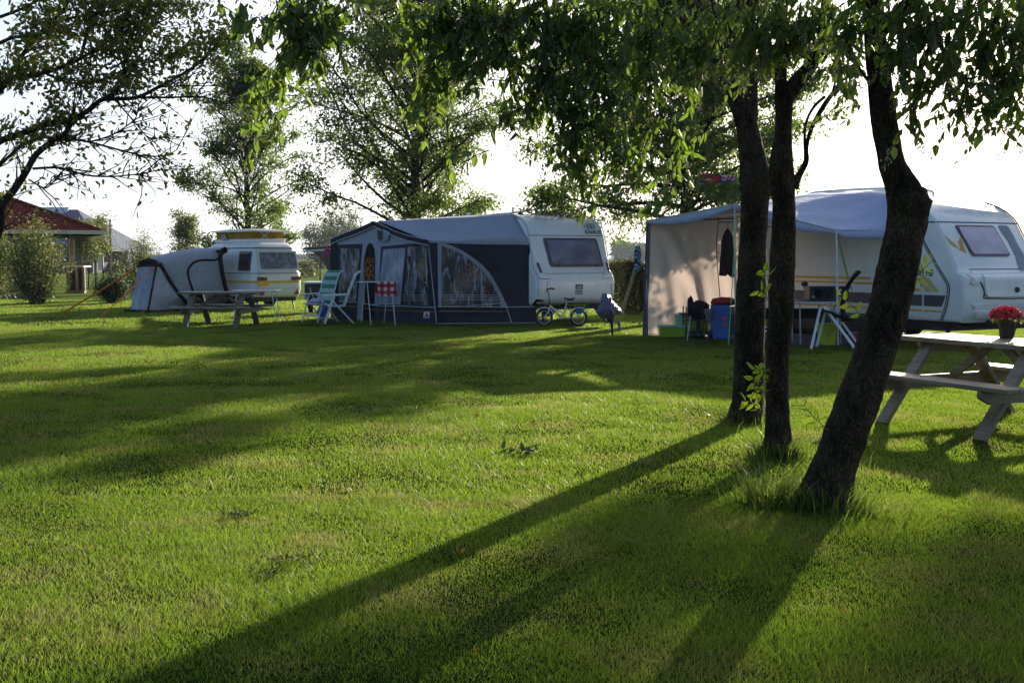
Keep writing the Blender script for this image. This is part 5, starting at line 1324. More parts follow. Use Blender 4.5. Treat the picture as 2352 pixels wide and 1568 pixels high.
# beige wall from the front left pole to the rear of the caravan
RB=M2@Vector((-.05,5.2,0)); 
def wall(u,v):
    a=TA.lerp(R1,u) if False else TA.lerp(Vector((R1.x,R1.y,TA.z+.28)),u)
    bz=[.0,.0,.02,.10,.30,.42,.45][min(6,int(u*6.999))]
    t_=min(max(u*6,0),5.999); k=int(t_); b0=[.02,.02,.05,.22,.40,.46,.50][k]; b1=[.02,.02,.05,.22,.40,.46,.50][k+1]; bz=b0+(b1-b0)*(t_-k)
    b=Vector((PA.x+(RB.x-PA.x)*u,PA.y+(RB.y-PA.y)*u,bz))
    p=a.lerp(b,v)
    w_=.12*math.sin(3.2*v+9*(u-.35*v))*v+.07*math.sin(21*(u-.12*v)+2*v)*v**1.3+.035*math.sin(47*u-9*v)*v+.17*math.exp(-((u-.12-.42*v)/.05)**2)*math.sin(math.pi*v)
    return p+Vector((.45,-.89,0))*w_*.8
m=MB(); m.grid(wall,60,40); m.build('side_wall',MT['beige'],cp,solid=.004)
m=MB(); m.tube([PA+Vector((.06,.03,0)),TA+Vector((.04,.02,-.05))],.035,6); m.build('side_wall_edge',MT['greyobj'],cp)
# cross rail with hooks and hanging coat
r0=at(1545,607-1,24.0)
m=MB(); q0=at(1590,607,23.2); q0=at(1640,605,22.8)
m.tube([at(1580,506,23.6),at(1686,502,21.5)],.014,5); m.tube([at(1650,511,22.6),at(1684,510,21.5)],.012,5); m.tube([at(1651,500,22.5),at(1645,570,22.6),at(1650,640,22.7),at(1657,720,22.6)],.010,5); m.build('inner_rail',MT['seam'],cp)
ct=thing('hanging_coat','dark brown coat hanging under the canopy by the middle pole','coat',at(1673,637,21.7))
m=MB(); D=21.7
out=[(1672,525),(1678,531),(1684,541),(1685,560),(1688,600),(1690,636),(1680,637),(1677,633),(1673,631),(1671,628),(1669,634),(1661,634),(1653,633),(1655,600),(1658,570),(1659,556),(1663,540),(1667,530)]
m.prism([at(x,y,D) for x,y in out],(0,.10,0)); m.prism([at(x,y,D-.03) for x,y in((1658,552),(1664,545),(1665,600),(1662,625),(1654,622))],(0,.07,0)); m.build('coat',MT['maroon'],ct,bevel=.02)
m=MB(); m.tube([at(1672,526,D+.05),at(1672,511,D+.05)],.007,5); m.build('hanger',MT['seam'],ct)
# guy ropes of the canopy
for tp,b,mt,lb,r_ in((TC,G(1978,766),'rope_g','bright green guy rope slanting from the slim pole left of the leaning trunk',.010),
    (TC+Vector((.01,0,-.02)),G(1985,770),'rope_g','second bright green guy rope just right of the first at the slim pole',.008),
    (at(1690,520,21.0),G(1673,794),'rope_g','green guy rope hanging straight down to the grass by the thick left trunk',.008),
    (at(1588,702,22.6),G(1578,783),'rope_w','short pale rope slanting to the grass in front of the black bag',.010),
    (at(2110,640,19.7),G(2142,752),'rope_w','pale guy rope crossing the caravan livery down to the right',.008),
    (at(2060,690,19.8),G(2088,787),'rope_w','pale guy rope reaching the grass behind the near picnic table',.008)):
    m=MB(); m.tube([tp,tp.lerp(b,.5)-Vector((0,0,.02)),b],r_,5); o=m.build('guy_rope',MT[mt],loc=b); tag(o,lb,'guy rope','guy ropes of the canopy')
# groundsheet
m=MB(); q=[G(1540,772),G(1812,793),G(1982,797),G(2150,765),G(1770,742)]; m.prism([Vector((p.x,p.y,.004)) for p in q],(0,0,.018)); o=m.build('groundsheet',MT['mat'],loc=(4,21,0)); o['kind']='structure'
# ================= things under the canopy =================
def at0(x,y,D,w,h,name,mat,label,cat,taper=.85,round_=True,grp=None):
    p=Vector((at(x,y,D).x,D,.03)); m=MB(); w/=2
    m.lathe([(.01,0),(w*taper,0),(w,h),(w*1.05,h),(w*1.05,h-.02)],p,20) if round_ else m.box((p.x,p.y,h/2+.03),(w*2,w*1.4,h))
    m2=m.build(name,MT[mat],loc=p,bevel=0 if round_ else .02); tag(m2,label,cat,grp); return m2
D=22.4
p=Vector((at(1548,770,D).x,D,.03)); tub=thing('plastic_tub','lime green rectangular tub on the grass edge under the beige wall','tub',p)
m=MB(); w=.30; hh=.23
m.add([(p.x-w*.9,D-.15,.03),(p.x+w*.9,D-.15,.03),(p.x+w*.9,D+.15,.03),(p.x-w*.9,D+.15,.03),(p.x-w,D-.19,hh),(p.x+w,D-.19,hh),(p.x+w,D+.19,hh),(p.x-w,D+.19,hh)],[(0,3,2,1),(0,1,5,4),(1,2,6,5),(2,3,7,6),(3,0,4,7)]); m.build('tub_shell',MT['lime'],tub,solid=.01)
m=MB(); m.tube([(p.x-w,D-.19,hh),(p.x+w,D-.19,hh),(p.x+w,D+.19,hh),(p.x-w,D+.19,hh),(p.x-w,D-.19,hh)],.016,6); m.build('rim',MT['teal'],tub)
D=22.9
p=Vector((at(1570,770,D).x,D,.02)); m=MB(); m.lathe([(.01,0),(.16,0),(.19,.40),(.20,.42),(.17,.44),(.01,.44)],p,18); o=m.build('storage_bin',MT['teal'],loc=p); tag(o,'pale teal bin behind the lime tub','bin')
p=Vector((at(1595,770,D-.1).x,D-.1,.02)); yb=thing('storage_crate','yellow-green storage crate below the black bag','crate',p)
m=MB(); m.box((p.x,p.y,.24),(.52,.36,.40)); m.build('crate_body',MT['yelp'],yb,bevel=.03)
m=MB(); m.box((p.x-.02,p.y,.46),(.56,.40,.04)); m.box((p.x+.03,p.y-.19,.26),(.05,.02,.30)); m.build('lid_and_strap',MT['seam'],yb,bevel=.01)
# low rack of black tubes
rk=thing('low_rack','low black metal shelf standing along the beige wall','rack',Vector((at(1610,770,22.3).x,22.3,0)))
m=MB(); x0=at(1574,760,22.3).x;x1=at(1650,760,22.3).x
for x in(x0,(x0+x1)/2,x1):
    for y in(22.2,22.6): m.tube([(x,y,0.02),(x,y,.62)],.014,5)
m.build('upright',MT['black'],rk)
m=MB()
for z in(.14,.36): m.box(((x0+x1)/2,22.4,z),(x1-x0,.42,.02))
m.build('shelf',MT['black'],rk)
bgp=Vector((at(1605,735,22.35).x,22.35,.39)); m=MB(); rr=random.Random(9); m.ell(bgp+Vector((0,0,.16)),(.22,.14,.19),12,9,rr,.25); m.ell(bgp+Vector((-.17,0,.22)),(.07,.08,.22),8,7,rr,.2); o=m.build('black_bag',MT['blackfab'],loc=bgp); tag(o,'slumped black bag sitting on the low black shelf','bag')
for x,lb in((1596,'pair of dark shoes on the groundsheet, left below the shelf'),(1622,'dark shoes on the groundsheet below the middle of the shelf'),(1640,'dark shoes on the groundsheet beside the blue box')):
    p=Vector((at(x,770,22.0).x,22.0,.03)); m=MB()
    for s in(-.07,.07): m.ell(p+Vector((s,0,.045)),(.045,.14,.045),8,6); m.ell(p+Vector((s,.07,.08)),(.045,.06,.06),8,6)
    o=m.build('shoes',MT['black'],loc=p); tag(o,lb,'shoes','shoes under the canopy')
# lantern / speaker on slim stake
p=G(1674-45,786); p=Vector((at(1629,770,21.7).x,21.7,0)); ln=thing('garden_torch','dark torch on a thin stake in front of the blue box','garden torch',p)
m=MB(); m.tube([p,p+Vector((0,0,.34))],.01,5); m.build('stake',MT['black'],ln); m=MB(); m.lathe([(.02,.32),(.10,.52),(.10,.60),(.02,.61)],p,12); m.build('torch_head',MT['greyobj'],ln)
# blue box and grey box with red cloth
p=Vector((at(1652,770,22.0).x,22.0,.03)); bb_=thing('blue_box','tall bright blue cardboard box next to the grey box','box',p)
m=MB(); m.box((p.x,p.y,.35),(.30,.34,.64)); m.build('box_body',MT['bluec'],bb_)
m=MB()
for z in(.30,.42): m.ell((p.x+.07,p.y-.172,z),(.045,.004,.035),10,5)
m.build('printed_mark',MT['redtri'],bb_)
p=Vector((at(1677,770,22.05).x,22.05,.03)); gb=thing('grey_box','grey carton with a black print next to the blue box','box',p)
m=MB(); m.box((p.x,p.y,.33),(.38,.36,.60)); m.build('box_body',MT['greyobj'],gb)
m=MB(); m.box((p.x,p.y-.184,.30),(.17,.006,.40)); m.build('printed_mark',MT['black'],gb)
p=Vector((at(1660,738,21.95).x,21.95,.68)); m=MB(); m.ell(p+Vector((0,0,.05)),(.26,.16,.09),14,8,rr,.3); o=m.build('red_cloth',MT['redc'],loc=p); tag(o,'crumpled red cloth heaped on top of the blue box','cloth')
# folding table with microwave
tD=20.9
tb=thing('camping_table','long dark-topped camping table under the canopy against the caravan','table',Vector((at(1880,780,tD).x,tD,0)))
x0=at(1775,700,tD).x; x1=at(1935,700,tD).x; zt=at(1850,693,tD).z
m=MB(); m.box(((x0+x1)/2,tD,zt),(x1-x0,.7,.035)); m.build('table_top',MT['winframe'],tb,bevel=.006)
m=MB(); m.tube([(x0,tD-.36,zt),(x1,tD-.36,zt)],.016,6); m.build('edge_trim',MT['alu'],tb)
for x in(x0+.45,x1-.1):
    for y in(tD-.3,tD+.3):
        m=MB(); m.tube([(x,y,.02),(x-.03,y,zt)],.014,6); m.build('leg',MT['steel'],tb)
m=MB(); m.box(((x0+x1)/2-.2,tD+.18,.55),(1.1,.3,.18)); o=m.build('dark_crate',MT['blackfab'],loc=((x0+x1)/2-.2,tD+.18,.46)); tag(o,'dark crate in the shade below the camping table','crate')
mwD=20.95; mp=Vector((at(1898,680,mwD).x,mwD,zt+.018)); mw=thing('microwave_oven','black microwave oven standing on the camping table','microwave',mp)
m=MB(); m.box((mp.x,mp.y,mp.z+.135),(.72,.38,.27)); m.build('casing',MT['black'],mw,bevel=.012)
m=MB(); m.box((mp.x-.10,mp.y-.193,mp.z+.14),(.34,.006,.17)); m.build('door_window',MT['darkglass'],mw)
m=MB(); m.box((mp.x-.29,mp.y-.194,mp.z+.08),(.045,.006,.04)); m.build('warning_mark',MT['yelp'],mw)
m=MB()
for k in range(3): m.lathe([(.002,0),(.022,0),(.02,.02),(.002,.02)],(mp.x+.20,mp.y-.19,mp.z+.06+.07*k),10,(0,-1,0))
m.build('control_knob',MT['alu'],mw)
m=MB(); cpt=at(1848,652,21.6)
m.tube(smoothline([cpt,cpt+Vector((-.02,-.1,-.1)),Vector((cpt.x+.06,tD,zt+.05)),Vector((cpt.x+.12,tD-.02,zt-.25)),Vector((cpt.x+.3,tD-.05,zt-.35)),Vector((cpt.x+.42,tD,zt+.1))],6),.011,5); m.ell(cpt,(.07,.05,.05),8,6); o=m.build('power_cable',MT['black']); tag(o,'black power cable hanging from the caravan wall socket over the camping table','cable')
# white legged stool / step with yellow bucket
sD=19.7
stl=thing('folding_chair','white-framed folding chair with dark seat and high back beside the slim pole','camping chair',Vector((at(1915,780,sD).x,sD,0)))
def fl(a,b,w=.04,nm='leg',mt='alu'):
    m=MB(); m.bar(a,b,w,.028,(0,1,0)); m.build(nm,MT[mt],stl)
fl(at(1884,708,sD+.1),Vector((at(1863,791,sD-.25).x,sD-.25,.02))); fl(at(1897,712,sD+.25),Vector((at(1876,782,sD+.3).x,sD+.3,.02)))
fl(at(1893,704,sD),Vector((at(1965,793,sD-.25).x,sD-.25,.02)),.045); fl(at(1908,704,sD+.3),Vector((at(1975,786,sD+.3).x,sD+.3,.02)))
m=MB(); m.bar(at(1890,712,sD+.1),at(1950,736,sD+.1),.5,.03,(0,0,1)); m.build('seat',MT['blackfab'],stl,bevel=.01)
bk=smoothline([at(1938,738,sD+.1),at(1936,700,sD+.1),at(1940,672,sD+.1),at(1953,648,sD+.1),at(1962,635,sD+.1),at(1972,624,sD+.1)],5)
m=MB(); m.grid(lambda u,v:resample(bk,12)[int(round(u*12))]+Vector(((v-.5)*.16*(1-.55*max(0,u-.6)/.4),(v-.5)*.44,-(v-.5)*.02)),12,5); m.build('backrest',MT['blackfab'],stl,solid=.06)
p=Vector((at(1900,780,20.3).x,20.3,.03)); bk_=thing('yellow_bucket','yellow-green bucket on the groundsheet beneath the folding chair','bucket',p)
m=MB(); m.lathe([(.01,0),(.14,0),(.20,.36),(.21,.38),(.19,.38),(.01,.35)],p,20); m.build('bucket_body',MT['yelp'],bk_)
m=MB(); m.tube(smoothline([(p.x-.20,p.y,.38),(p.x-.10,p.y-.15,.28),(p.x,p.y-.21,.22),(p.x+.10,p.y-.15,.28),(p.x+.20,p.y,.38)],4),.008,5); m.build('handle',MT['steel'],bk_)
for x,D_,w_,h_,mt,lb,nm in((1973,20.2,.14,.20,'redc','small dark red container beside the leaning trunk under the canopy','red_container'),(1962,20.4,.16,.22,'greyobj','small grey container left of the red one under the canopy','grey_container')):
    p=Vector((at(x,780,D_).x,D_,.03)); m=MB(); m.lathe([(.01,0),(w_,0),(w_,h_*.7),(w_*.5,h_),(.01,h_)],p,14); o=m.build(nm,MT[mt],loc=p); tag(o,lb,'container')
# second small white-framed chair seen between the trunks with lime seat
p=Vector((at(1759,770,21.3).x,21.3,0)); lc=thing('lime_chair','white-framed chair with lime green slings glimpsed between the two upright trunks','camping chair',p)
m=MB(); m.box((p.x,p.y,.62),(.5,.03,.04)); m.box((p.x,p.y,.48),(.5,.03,.035)); m.box((p.x,p.y,.28),(.5,.03,.04)); m.tube([(p.x-.24,p.y,.65),(p.x-.22,p.y,.03)],.015,6); m.tube([(p.x+.24,p.y,.65),(p.x+.22,p.y,.03)],.015,6); m.build('frame',MT['alu'],lc)
m=MB(); m.box((p.x,p.y+.02,.55),(.46,.02,.11)); m.box((p.x,p.y+.02,.38),(.46,.02,.13)); m.build('sling',MT['lime'],lc)
# pennant on a thin pole above the canopy
pn_=thing('flag_pole','thin pole with a tattered red, white and blue streamer flag above the canopy','flag',TB)
m=MB(); t1=at(1690,474,PB.y); t2=at(1690,403,PB.y); m.tube([t1-Vector((0,0,.1)),t2],.008,5); m.build('pole',MT['seam'],pn_)
Df=PB.y
def flag(x0,x1,ya,yb,ph,mat,nm):
    m=MB()
    def fn(u,v):
        x=x1+(x0-x1)*u; y=ya(u)+(yb(u)-ya(u))*v; p=at(x,y,Df); return p+Vector((0,.06*math.sin(6*u+ph)+.03*math.sin(13*u),0))
    m.grid(fn,14,4); m.build(nm,MT[mat],pn_,solid=.005)
MT['flagred']=simple('flag_red',(.55,.03,.02),.7,trans=.4); MT['flagblue']=simple('flag_blue',(.03,.03,.22),.7,trans=.3); MT['flagwhite']=simple('flag_white',(.55,.5,.65),.7,trans=.4)
flag(1656,1690,lambda u:402+1*u,lambda u:414+3*u,0,'flagwhite','white_section')
flag(1612,1688,lambda u:402+3*math.sin(3*u),lambda u:406+3*math.sin(4*u)+1,1,'flagblue','blue_stripe')
flag(1610,1672,lambda u:404+4*math.sin(4*u+1),lambda u:412+5*math.sin(4*u+1),2,'flagred','red_streamer')
flag(1606,1678,lambda u:412+5*u+2*math.sin(5*u),lambda u:416+7*u+2*math.sin(5*u),3,'flagblue','blue_streamer')
flag(1618,1655,lambda u:414+5*u,lambda u:420+3*u,1.5,'flagred','lower_red_streamer')
m=MB(); 
for u,v in((1682,406),(1679,410),(1673,406),(1669,411),(1662,408)): m.ell(at(u,v,Df-.09),(.022,.01,.02),8,5)
m.build('red_dots',MT['flagred'],pn_)
# ================= three near trees =================
rb=random.Random(77); rgn=np.random.default_rng(77)
def trunk_mesh(mb,path,seed,n=28,sub=12,amp=.10):
    """path: (x,y,D,width_px). builds a knobbly tapered limb"""
    P=[at(x,y,D) for x,y,D,w in path]; Rr=[w/2/FPX*D for x,y,D,w in path]
    q=smoothline([(p.x,p.y,p.z) for p in P],sub); rq=[p.x for p in smoothline([(r,0,0) for r in Rr],sub)]
    k=len(q); prev=None; vs=[]
    for i,p in enumerate(q):
        d=(q[min(i+1,k-1)]-q[max(i-1,0)]).normalized()
        x=(prev-d*prev.dot(d)).normalized() if prev is not None else Vector((1,0,0)) - d*d.x
        x.normalize(); prev=x; y=d.cross(x)
        for j in range(n):
            a=2*math.pi*j/n; dr=x*math.cos(a)+y*math.sin(a); w=p+dr*rq[i]
            nn=mnoise.noise(Vector((w.x*3+seed,w.y*3,w.z*1.3)))*amp*1.2+mnoise.noise(Vector((w.x*11,w.y*11+seed,w.z*5)))*amp*.55+mnoise.noise(Vector((w.x*30,w.y*30+seed,w.z*16)))*amp*.4
            fl=max(0,1-max(p.z,0)/.30)**2*(rq[0]>.09); rt_=fl*(.10+.30*max(0,math.sin(a*5+seed+.8*math.sin(a*2)))**2)
            vs.append(p+dr*max(rq[i]*(1+nn*1.1+rt_),.004))
    fs=[(i*n+j,i*n+(j+1)%n,(i+1)*n+(j+1)%n,(i+1)*n+j) for i in range(k-1) for j in range(n)]
    fs.append(tuple(reversed(range(n)))); fs.append(tuple((k-1)*n+j for j in range(n)))
    mb.add(vs,fs,True); return q
def near_tree(name,label,base,paths,seed):
    root=thing(name,label,'tree',base); m=MB()
    for i,p in enumerate(paths): trunk_mesh(m,p,seed+i,30 if i==0 else 14)
    m.build('trunk',MT['bark'],root,sharp=180); return root
T1=10.75; T2=9.05; T3=7.2
b1=G(1719,968); T1=b1.y; b2=G(1787,1050); T2=b2.y; b3=G(1898,1165); T3=b3.y
t1=near_tree('cherry_tree','thick upright trunk, left one of the pair, with wide leafy crown reaching left',b1,[
 [(1719,985,T1,92),(1719,950,T1,76),(1721,880,T1,72),(1722,760,T1,68),(1726,600,T1,63),(1734,470,T1,66),(1736,420,T1,70),(1730,375,T1,62),(1718,300,T1,50),(1704,245,T1,50),(1680,200,T1,40),(1655,150,T1,32),(1640,60,T1,22),(1620,-60,T1,16)],
 [(1718,290,T1+.02,44),(1724,220,T1,34),(1724,150,T1,30),(1720,40,T1,26),(1712,-100,T1,20)],
 [(1646,100,T1,18),(1560,40,T1-.6,14),(1430,10,T1-1.5,10),(1300,20,T1-2.3,7)],
 [(1660,165,T1,14),(1580,150,T1-.5,10),(1480,190,T1-1.2,8),(1380,260,T1-1.8,5)],
 [(1640,60,T1,16),(1500,-60,T1-1,12),(1250,-60,T1-2.2,9),(1000,-10,T1-3.2,6),(880,30,T1-3.6,4)],
 [(1250,-60,T1-2.2,9),(1000,-120,T1-3.3,7),(800,-90,T1-4,6),(680,-30,T1-4.2,5)],
],1)
t2=near_tree('cherry_tree','slimmer upright trunk, right one of the pair, forking high up',b2,[
 [(1787,1072,T2,80),(1787,1030,T2,62),(1786,950,T2,56),(1785,850,T2,53),(1793,720,T2,56),(1797,600,T2,58),(1800,480,T2,52),(1795,420,T2,60),(1795,375,T2,56),(1799,310,T2,42),(1802,240,T2,38),(1822,200,T2,36),(1862,150,T2,32),(1890,90,T2,26),(1900,-20,T2,20)],
 [(1799,300,T2,34),(1794,200,T2,28),(1793,90,T2,24),(1790,-60,T2,18)],
 [(1822,430,T2,26),(1834,405,T2,17),(1851,372,T2,13),(1852,340,T2,10),(1862,300,T2,9),(1885,255,T2,11),(1912,215,T2,10),(1935,185,T2,7),(1962,172,T2,4)],
 [(1852,360,T2,10),(1848,320,T2,7),(1852,280,T2,6),(1870,245,T2,7),(1895,222,T2,7)],
 [(1912,215,T2,7),(1920,180,T2,5),(1925,150,T2,4),(1912,110,T2,3)],
 [(1890,90,T2,16),(1960,20,T2-.4,12),(2050,-40,T2-.6,10)],
],11)
t3=near_tree('cherry_tree','nearest leaning trunk with a big round burl, curving up to the right',b3,[
 [(1893,1192,T3,150),(1897,1150,T3,122),(1912,1085,T3,106),(1945,990,T3,102),(1970,920,T3+.03,104),(1997,850,T3+.06,98),(2022,770,T3+.1,92),(2042,700,T3+.12,88),(2058,630,T3+.15,88),(2072,560,T3+.17,88),(2084,500,T3+.18,88),(2074,440,T3+.2,80),(2049,380,T3+.2,60),(2034,300,T3+.2,58),(2025,225,T3+.2,58),(2018,160,T3+.2,53),(2011,95,T3+.2,48),(2006,0,T3+.2,46),(2000,-120,T3+.2,38)],
 [(2012,90,T3+.2,34),(2060,30,T3+.1,26),(2130,-30,T3,20),(2230,-60,T3-.2,14)],
 [(2010,40,T3+.2,30),(1960,-30,T3,20),(1900,-80,T3-.3,14)],
 [(2028,215,T3+.2,16),(1990,180,T3+.4,8),(1965,140,T3+.5,6),(1950,90,T3+.6,4)],
],21)
# burl and knots
m=MB(); c=at(2093,474,T3+.16); vs=[];n_=22;mm=16
for i in range(mm+1):
    for j in range(n_):
        a=math.pi*i/mm; b=2*math.pi*j/n_; d=Vector((math.sin(a)*math.cos(b),math.sin(a)*math.sin(b),math.cos(a))); k=1+.16*mnoise.noise(d*2.2+Vector((3,1,2)))+.10*mnoise.noise(d*7)
        vs.append(c+Vector((d.x*.122,d.y*.12,d.z*.145))*k)
m.add(vs,[(i*n_+j,(i+1)*n_+j,(i+1)*n_+(j+1)%n_,i*n_+(j+1)%n_) for i in range(mm) for j in range(n_)],True); m.build('burl',MT['bark'],t3,sharp=180)
# -------- foreground crowns: clumps of leafy twigs --------
def clumps(root,items,L,W,seed,fl=.0,part='crown',mat='leafF',twig=True,flowers=0):
    r=np.random.default_rng(seed); rr=random.Random(seed); tb=MB(); LP=[];LD=[]; FP=[]
    for (x,y,D,rx,ry,nl) in items:
        nl=int(nl*.57)+2
        c=at(x,y,D); ax=rx/FPX*D; az_=ry/FPX*D; ay=max(ax,az_)*.75
        nt_=max(1,nl//9)
        for k in range(nt_):
            while True:
                u=Vector((rr.uniform(-1,1),rr.uniform(-1,1),rr.uniform(-1,1)))
                if u.length<1: break
            s=c+Vector((u.x*ax,u.y*ay,u.z*az_)); d=Vector((rr.gauss(-.3,.7),rr.gauss(0,.7),rr.gauss(-.45,.4))).normalized(); Lt=rr.uniform(.22,.45)
            pts=[s-d*Lt*.5]
            for q in range(4): d=(d+Vector((0,0,-.12))+Vector((rr.gauss(0,.1),rr.gauss(0,.1),0))).normalized(); pts.append(pts[-1]+d*Lt/4)
            if twig: tb.tube(pts,[.0045,.004,.003,.0025,.0015],3,False)
            for q in range(9):
                t=(q+rr.random())/9*4; i=min(3,int(t)); p=pts[i].lerp(pts[i+1],t-i)
                sd_=d.cross(Vector((0,0,1)))*(1 if q%2 else -1)
                LP.append(p); LD.append(d*.5+sd_*.9+Vector((0,0,-.75)))
            if flowers and rr.random()<flowers: FP.append((pts[-1],(d+Vector((0,0,-.8))).normalized()))
    P=np.array([tuple(p) for p in LP]); Dn=np.array([tuple(p) for p in LD])
    V=leaf_hex(P,L,W,r,.1,.38,dirs=Dn); np_mesh(part,V,4,MT[mat],root)
    if twig: tb.build('twigs',MT['bark'],root)
    if FP:
        Q=[]
        for p,d in FP:
            Lr=rr.uniform(.07,.13)
            for k in range(34):
                t=rr.random(); Q.append(np.array(p)+np.array(d)*Lr*t+r.normal(size=3)*.013)
        Q=np.array(Q); np_mesh('flower_clusters',leaf_quads(Q,.015,.013,r,0,fold=.1),4,MT['flower'],root)
c1=[# far-left hanging group
 (545,50,6.2,14,40,36),(640,35,6.6,55,35,110),(700,40,6.4,55,48,330),(735,95,6.4,40,50,190),(690,125,6.5,40,40,110),(640,95,6.6,45,40,60),(610,160,6.6,30,22,20),(660,165,6.5,35,25,30),
 (600,215,6.8,38,22,50),(620,262,6.8,30,25,45),(578,292,6.6,18,14,22),(760,20,6.8,40,30,80),
 # top centre dark mass
 (930,30,7.2,60,35,150),(1000,60,7,70,60,330),(1060,40,7,60,60,300),(1080,115,7,60,45,200),(1000,130,7,50,35,90),(985,200,7,45,35,130),(1040,190,7,35,30,70),(962,258,6.8,16,22,28),(1052,350,7.2,36,17,40),
 (1120,60,7.2,60,70,280),(1180,40,7.2,60,60,300),(1160,160,7.4,30,40,60),
 (1230,90,7.3,70,90,520),(1300,60,7.3,80,80,520),(1390,70,7.5,90,90,620),(1490,60,7.8,90,80,560),(1590,60,8.2,80,80,420),
 (1200,215,7.3,40,45,110),(1165,265,7.3,30,30,55),(1280,190,7.3,70,60,330),(1370,190,7.4,80,80,460),(1470,170,7.8,60,60,230),(1290,260,7.4,60,50,180),
 (1370,290,7.4,80,70,300),(1460,290,7.8,70,55,190),(1330,360,7.4,60,40,110),(1410,370,7.5,65,40,130),(1500,370,7.9,50,40,60),(1270,330,7.4,45,35,50),
 (1380,425,7.3,35,24,24),(1560,140,8.2,60,60,200),(1610,110,8.6,45,50,90),(1600,200,8.6,40,40,60),(1550,320,8.3,45,45,80),(1600,330,9,35,35,35),
 # overhead continuation above the frame
 (1300,-130,7.5,240,90,500),(1000,-110,6.8,200,80,300),(1550,-150,8.2,200,110,420),(760,-80,6.6,120,60,200)]
clumps(t1,c1,.090,.034,5,flowers=.5)
br=MB()
for pl in ([(1510,478,7.0),(1500,482,7.0),(1492,490,7.0),(1480,500,7.0)],): pass
# low spray of large leaves hanging at the canopy corner
m=MB(); sprig=[(1545,425,6.6),(1536,450,6.6),(1520,466,6.6),(1500,480,6.6)]; m.tube([at(*p) for p in sprig],[.006,.005,.004,.002],4,False); 
LQ=[]; 
def bigleaf(x0,y0,x1,y1,D,w):
    a=at(x0,y0,D);b=at(x1,y1,D-.03); d=b-a; L=d.length; d.normalize(); s=d.cross(Vector((.25,-1,.3))).normalized(); n=d.cross(s)
    for sg in(-1,1):
        q=[a,a+d*L*.3+s*w*.5*sg+n*w*.25,a+d*L*.7+s*w*.38*sg+n*w*.15,b]
        if sg<0: q=q[::-1]
        LQ.append([tuple(p) for p in q])
for l in((1522,462,1496,472),(1500,478,1466,488),(1520,466,1500,500),(1502,482,1508,502),(1500,478,1464,500),(1498,478,1485,462),(1540,440,1518,478),(1536,430,1522,450),(1545,428,1555,450)): bigleaf(*l,6.6,.045)
for l in((558,8,540,60),(556,15,556,78),(548,28,530,90),(545,50,548,100),(552,5,570,50),(575,282,552,312),(580,285,598,300),(572,284,556,296),(585,280,604,288),(950,250,962,282),(955,248,976,268),(948,255,940,290),(1050,350,1022,362),(1060,348,1085,356),(1045,352,1040,372)): bigleaf(*l,6.3,.045)
m.build('hanging_twig',MT['bark'],t1); np_mesh('large_leaves',np.array(LQ),4,MT['leafF'],t1)
c2=[(1690,40,8.6,60,80,300),(1690,130,8.8,45,60,150),(1750,60,8.4,60,90,380),(1760,70,8.6,45,45,100),(1830,50,8.2,80,80,430),(1845,60,8.2,70,40,140),(1780,-110,8.4,200,100,450),(1920,60,8.2,60,70,260),(1940,140,8.3,50,35,120),(1945,210,8.6,30,35,55),(1930,255,8.6,30,20,18),(1955,185,8.5,20,25,40)]
clumps(t2,c2,.090,.034,6,flowers=.5)
c3=[(1990,30,6.6,70,50,260),(2080,40,6.6,70,60,300),(2070,110,6.8,50,50,140),(2100,180,6.9,38,45,100),(2108,245,6.9,25,25,35),(2150,60,6.7,80,70,330),(2140,150,6.9,50,50,130),(2240,70,6.9,80,70,360),(2230,160,7,70,60,250),(2210,230,7,40,30,60),(2320,90,6.9,70,80,340),(2310,190,7,60,55,190),(2290,200,7.1,60,30,100),(2170,275,7,16,10,8),(1950,80,6.7,40,40,90),(2070,268,6.8,8,12,4),(2150,-100,6.7,220,90,500),(2420,20,6.8,120,100,380),(2400,-120,6.8,150,90,250),(2240,265,8.2,40,25,36),(2290,290,8.2,35,25,30),(2330,260,8.2,40,40,60),(2250,300,8.3,30,14,14),(1960,-110,6.8,140,80,250)]
clumps(t3,c3,.082,.033,7,flowers=.5)
# -------- fresh shoots at the trunk feet --------
def shoots(root,lines,seed,L=.075):
    r=np.random.default_rng(seed)
    for pl,n in lines:
        m=MB(); P=[];Dn=[]
        pts=smoothline([at(*p) for p in pl],6); m.tube(pts,[.004*(1-.6*k/len(pts)) for k in range(len(pts))],4,False)
        q=resample(pts,n+2)
        for k in range(2,n+3):
            d=(q[min(k,n+2)]-q[k-1]).normalized(); s=d.cross(Vector((0,-1,.3))).normalized()*(1 if k%2 else -1)
            P.append(tuple(q[k])); Dn.append(tuple((d*.6+s*1.0+Vector((0,-.2,-.05)))*1.6))
        sh=m.build('fresh_shoot',MT['leafS'],root); np_mesh('shoot_leaves',leaf_hex(np.array(P),L,L*.42,r,.05,.35,dirs=np.array(Dn)),4,MT['leafY'],sh)
d2=T2-.05; d3=T3-.15
shoots(t2,[([(1755,955,d2),(1742,920,d2),(1735,890,d2),(1730,860,d2),(1742,838,d2)],9),([(1752,945,d2),(1730,925,d2),(1706,920,d2)],6),([(1756,930,d2),(1748,890,d2),(1756,850,d2)],7),([(1758,900,d2),(1735,880,d2),(1728,858,d2)],5),
 ([(1765,650,d2-.1),(1762,632,d2-.1),(1752,622,d2-.1)],4),([(1764,690,d2-.1),(1758,675,d2-.1),(1744,668,d2-.1)],4)],1,.085)
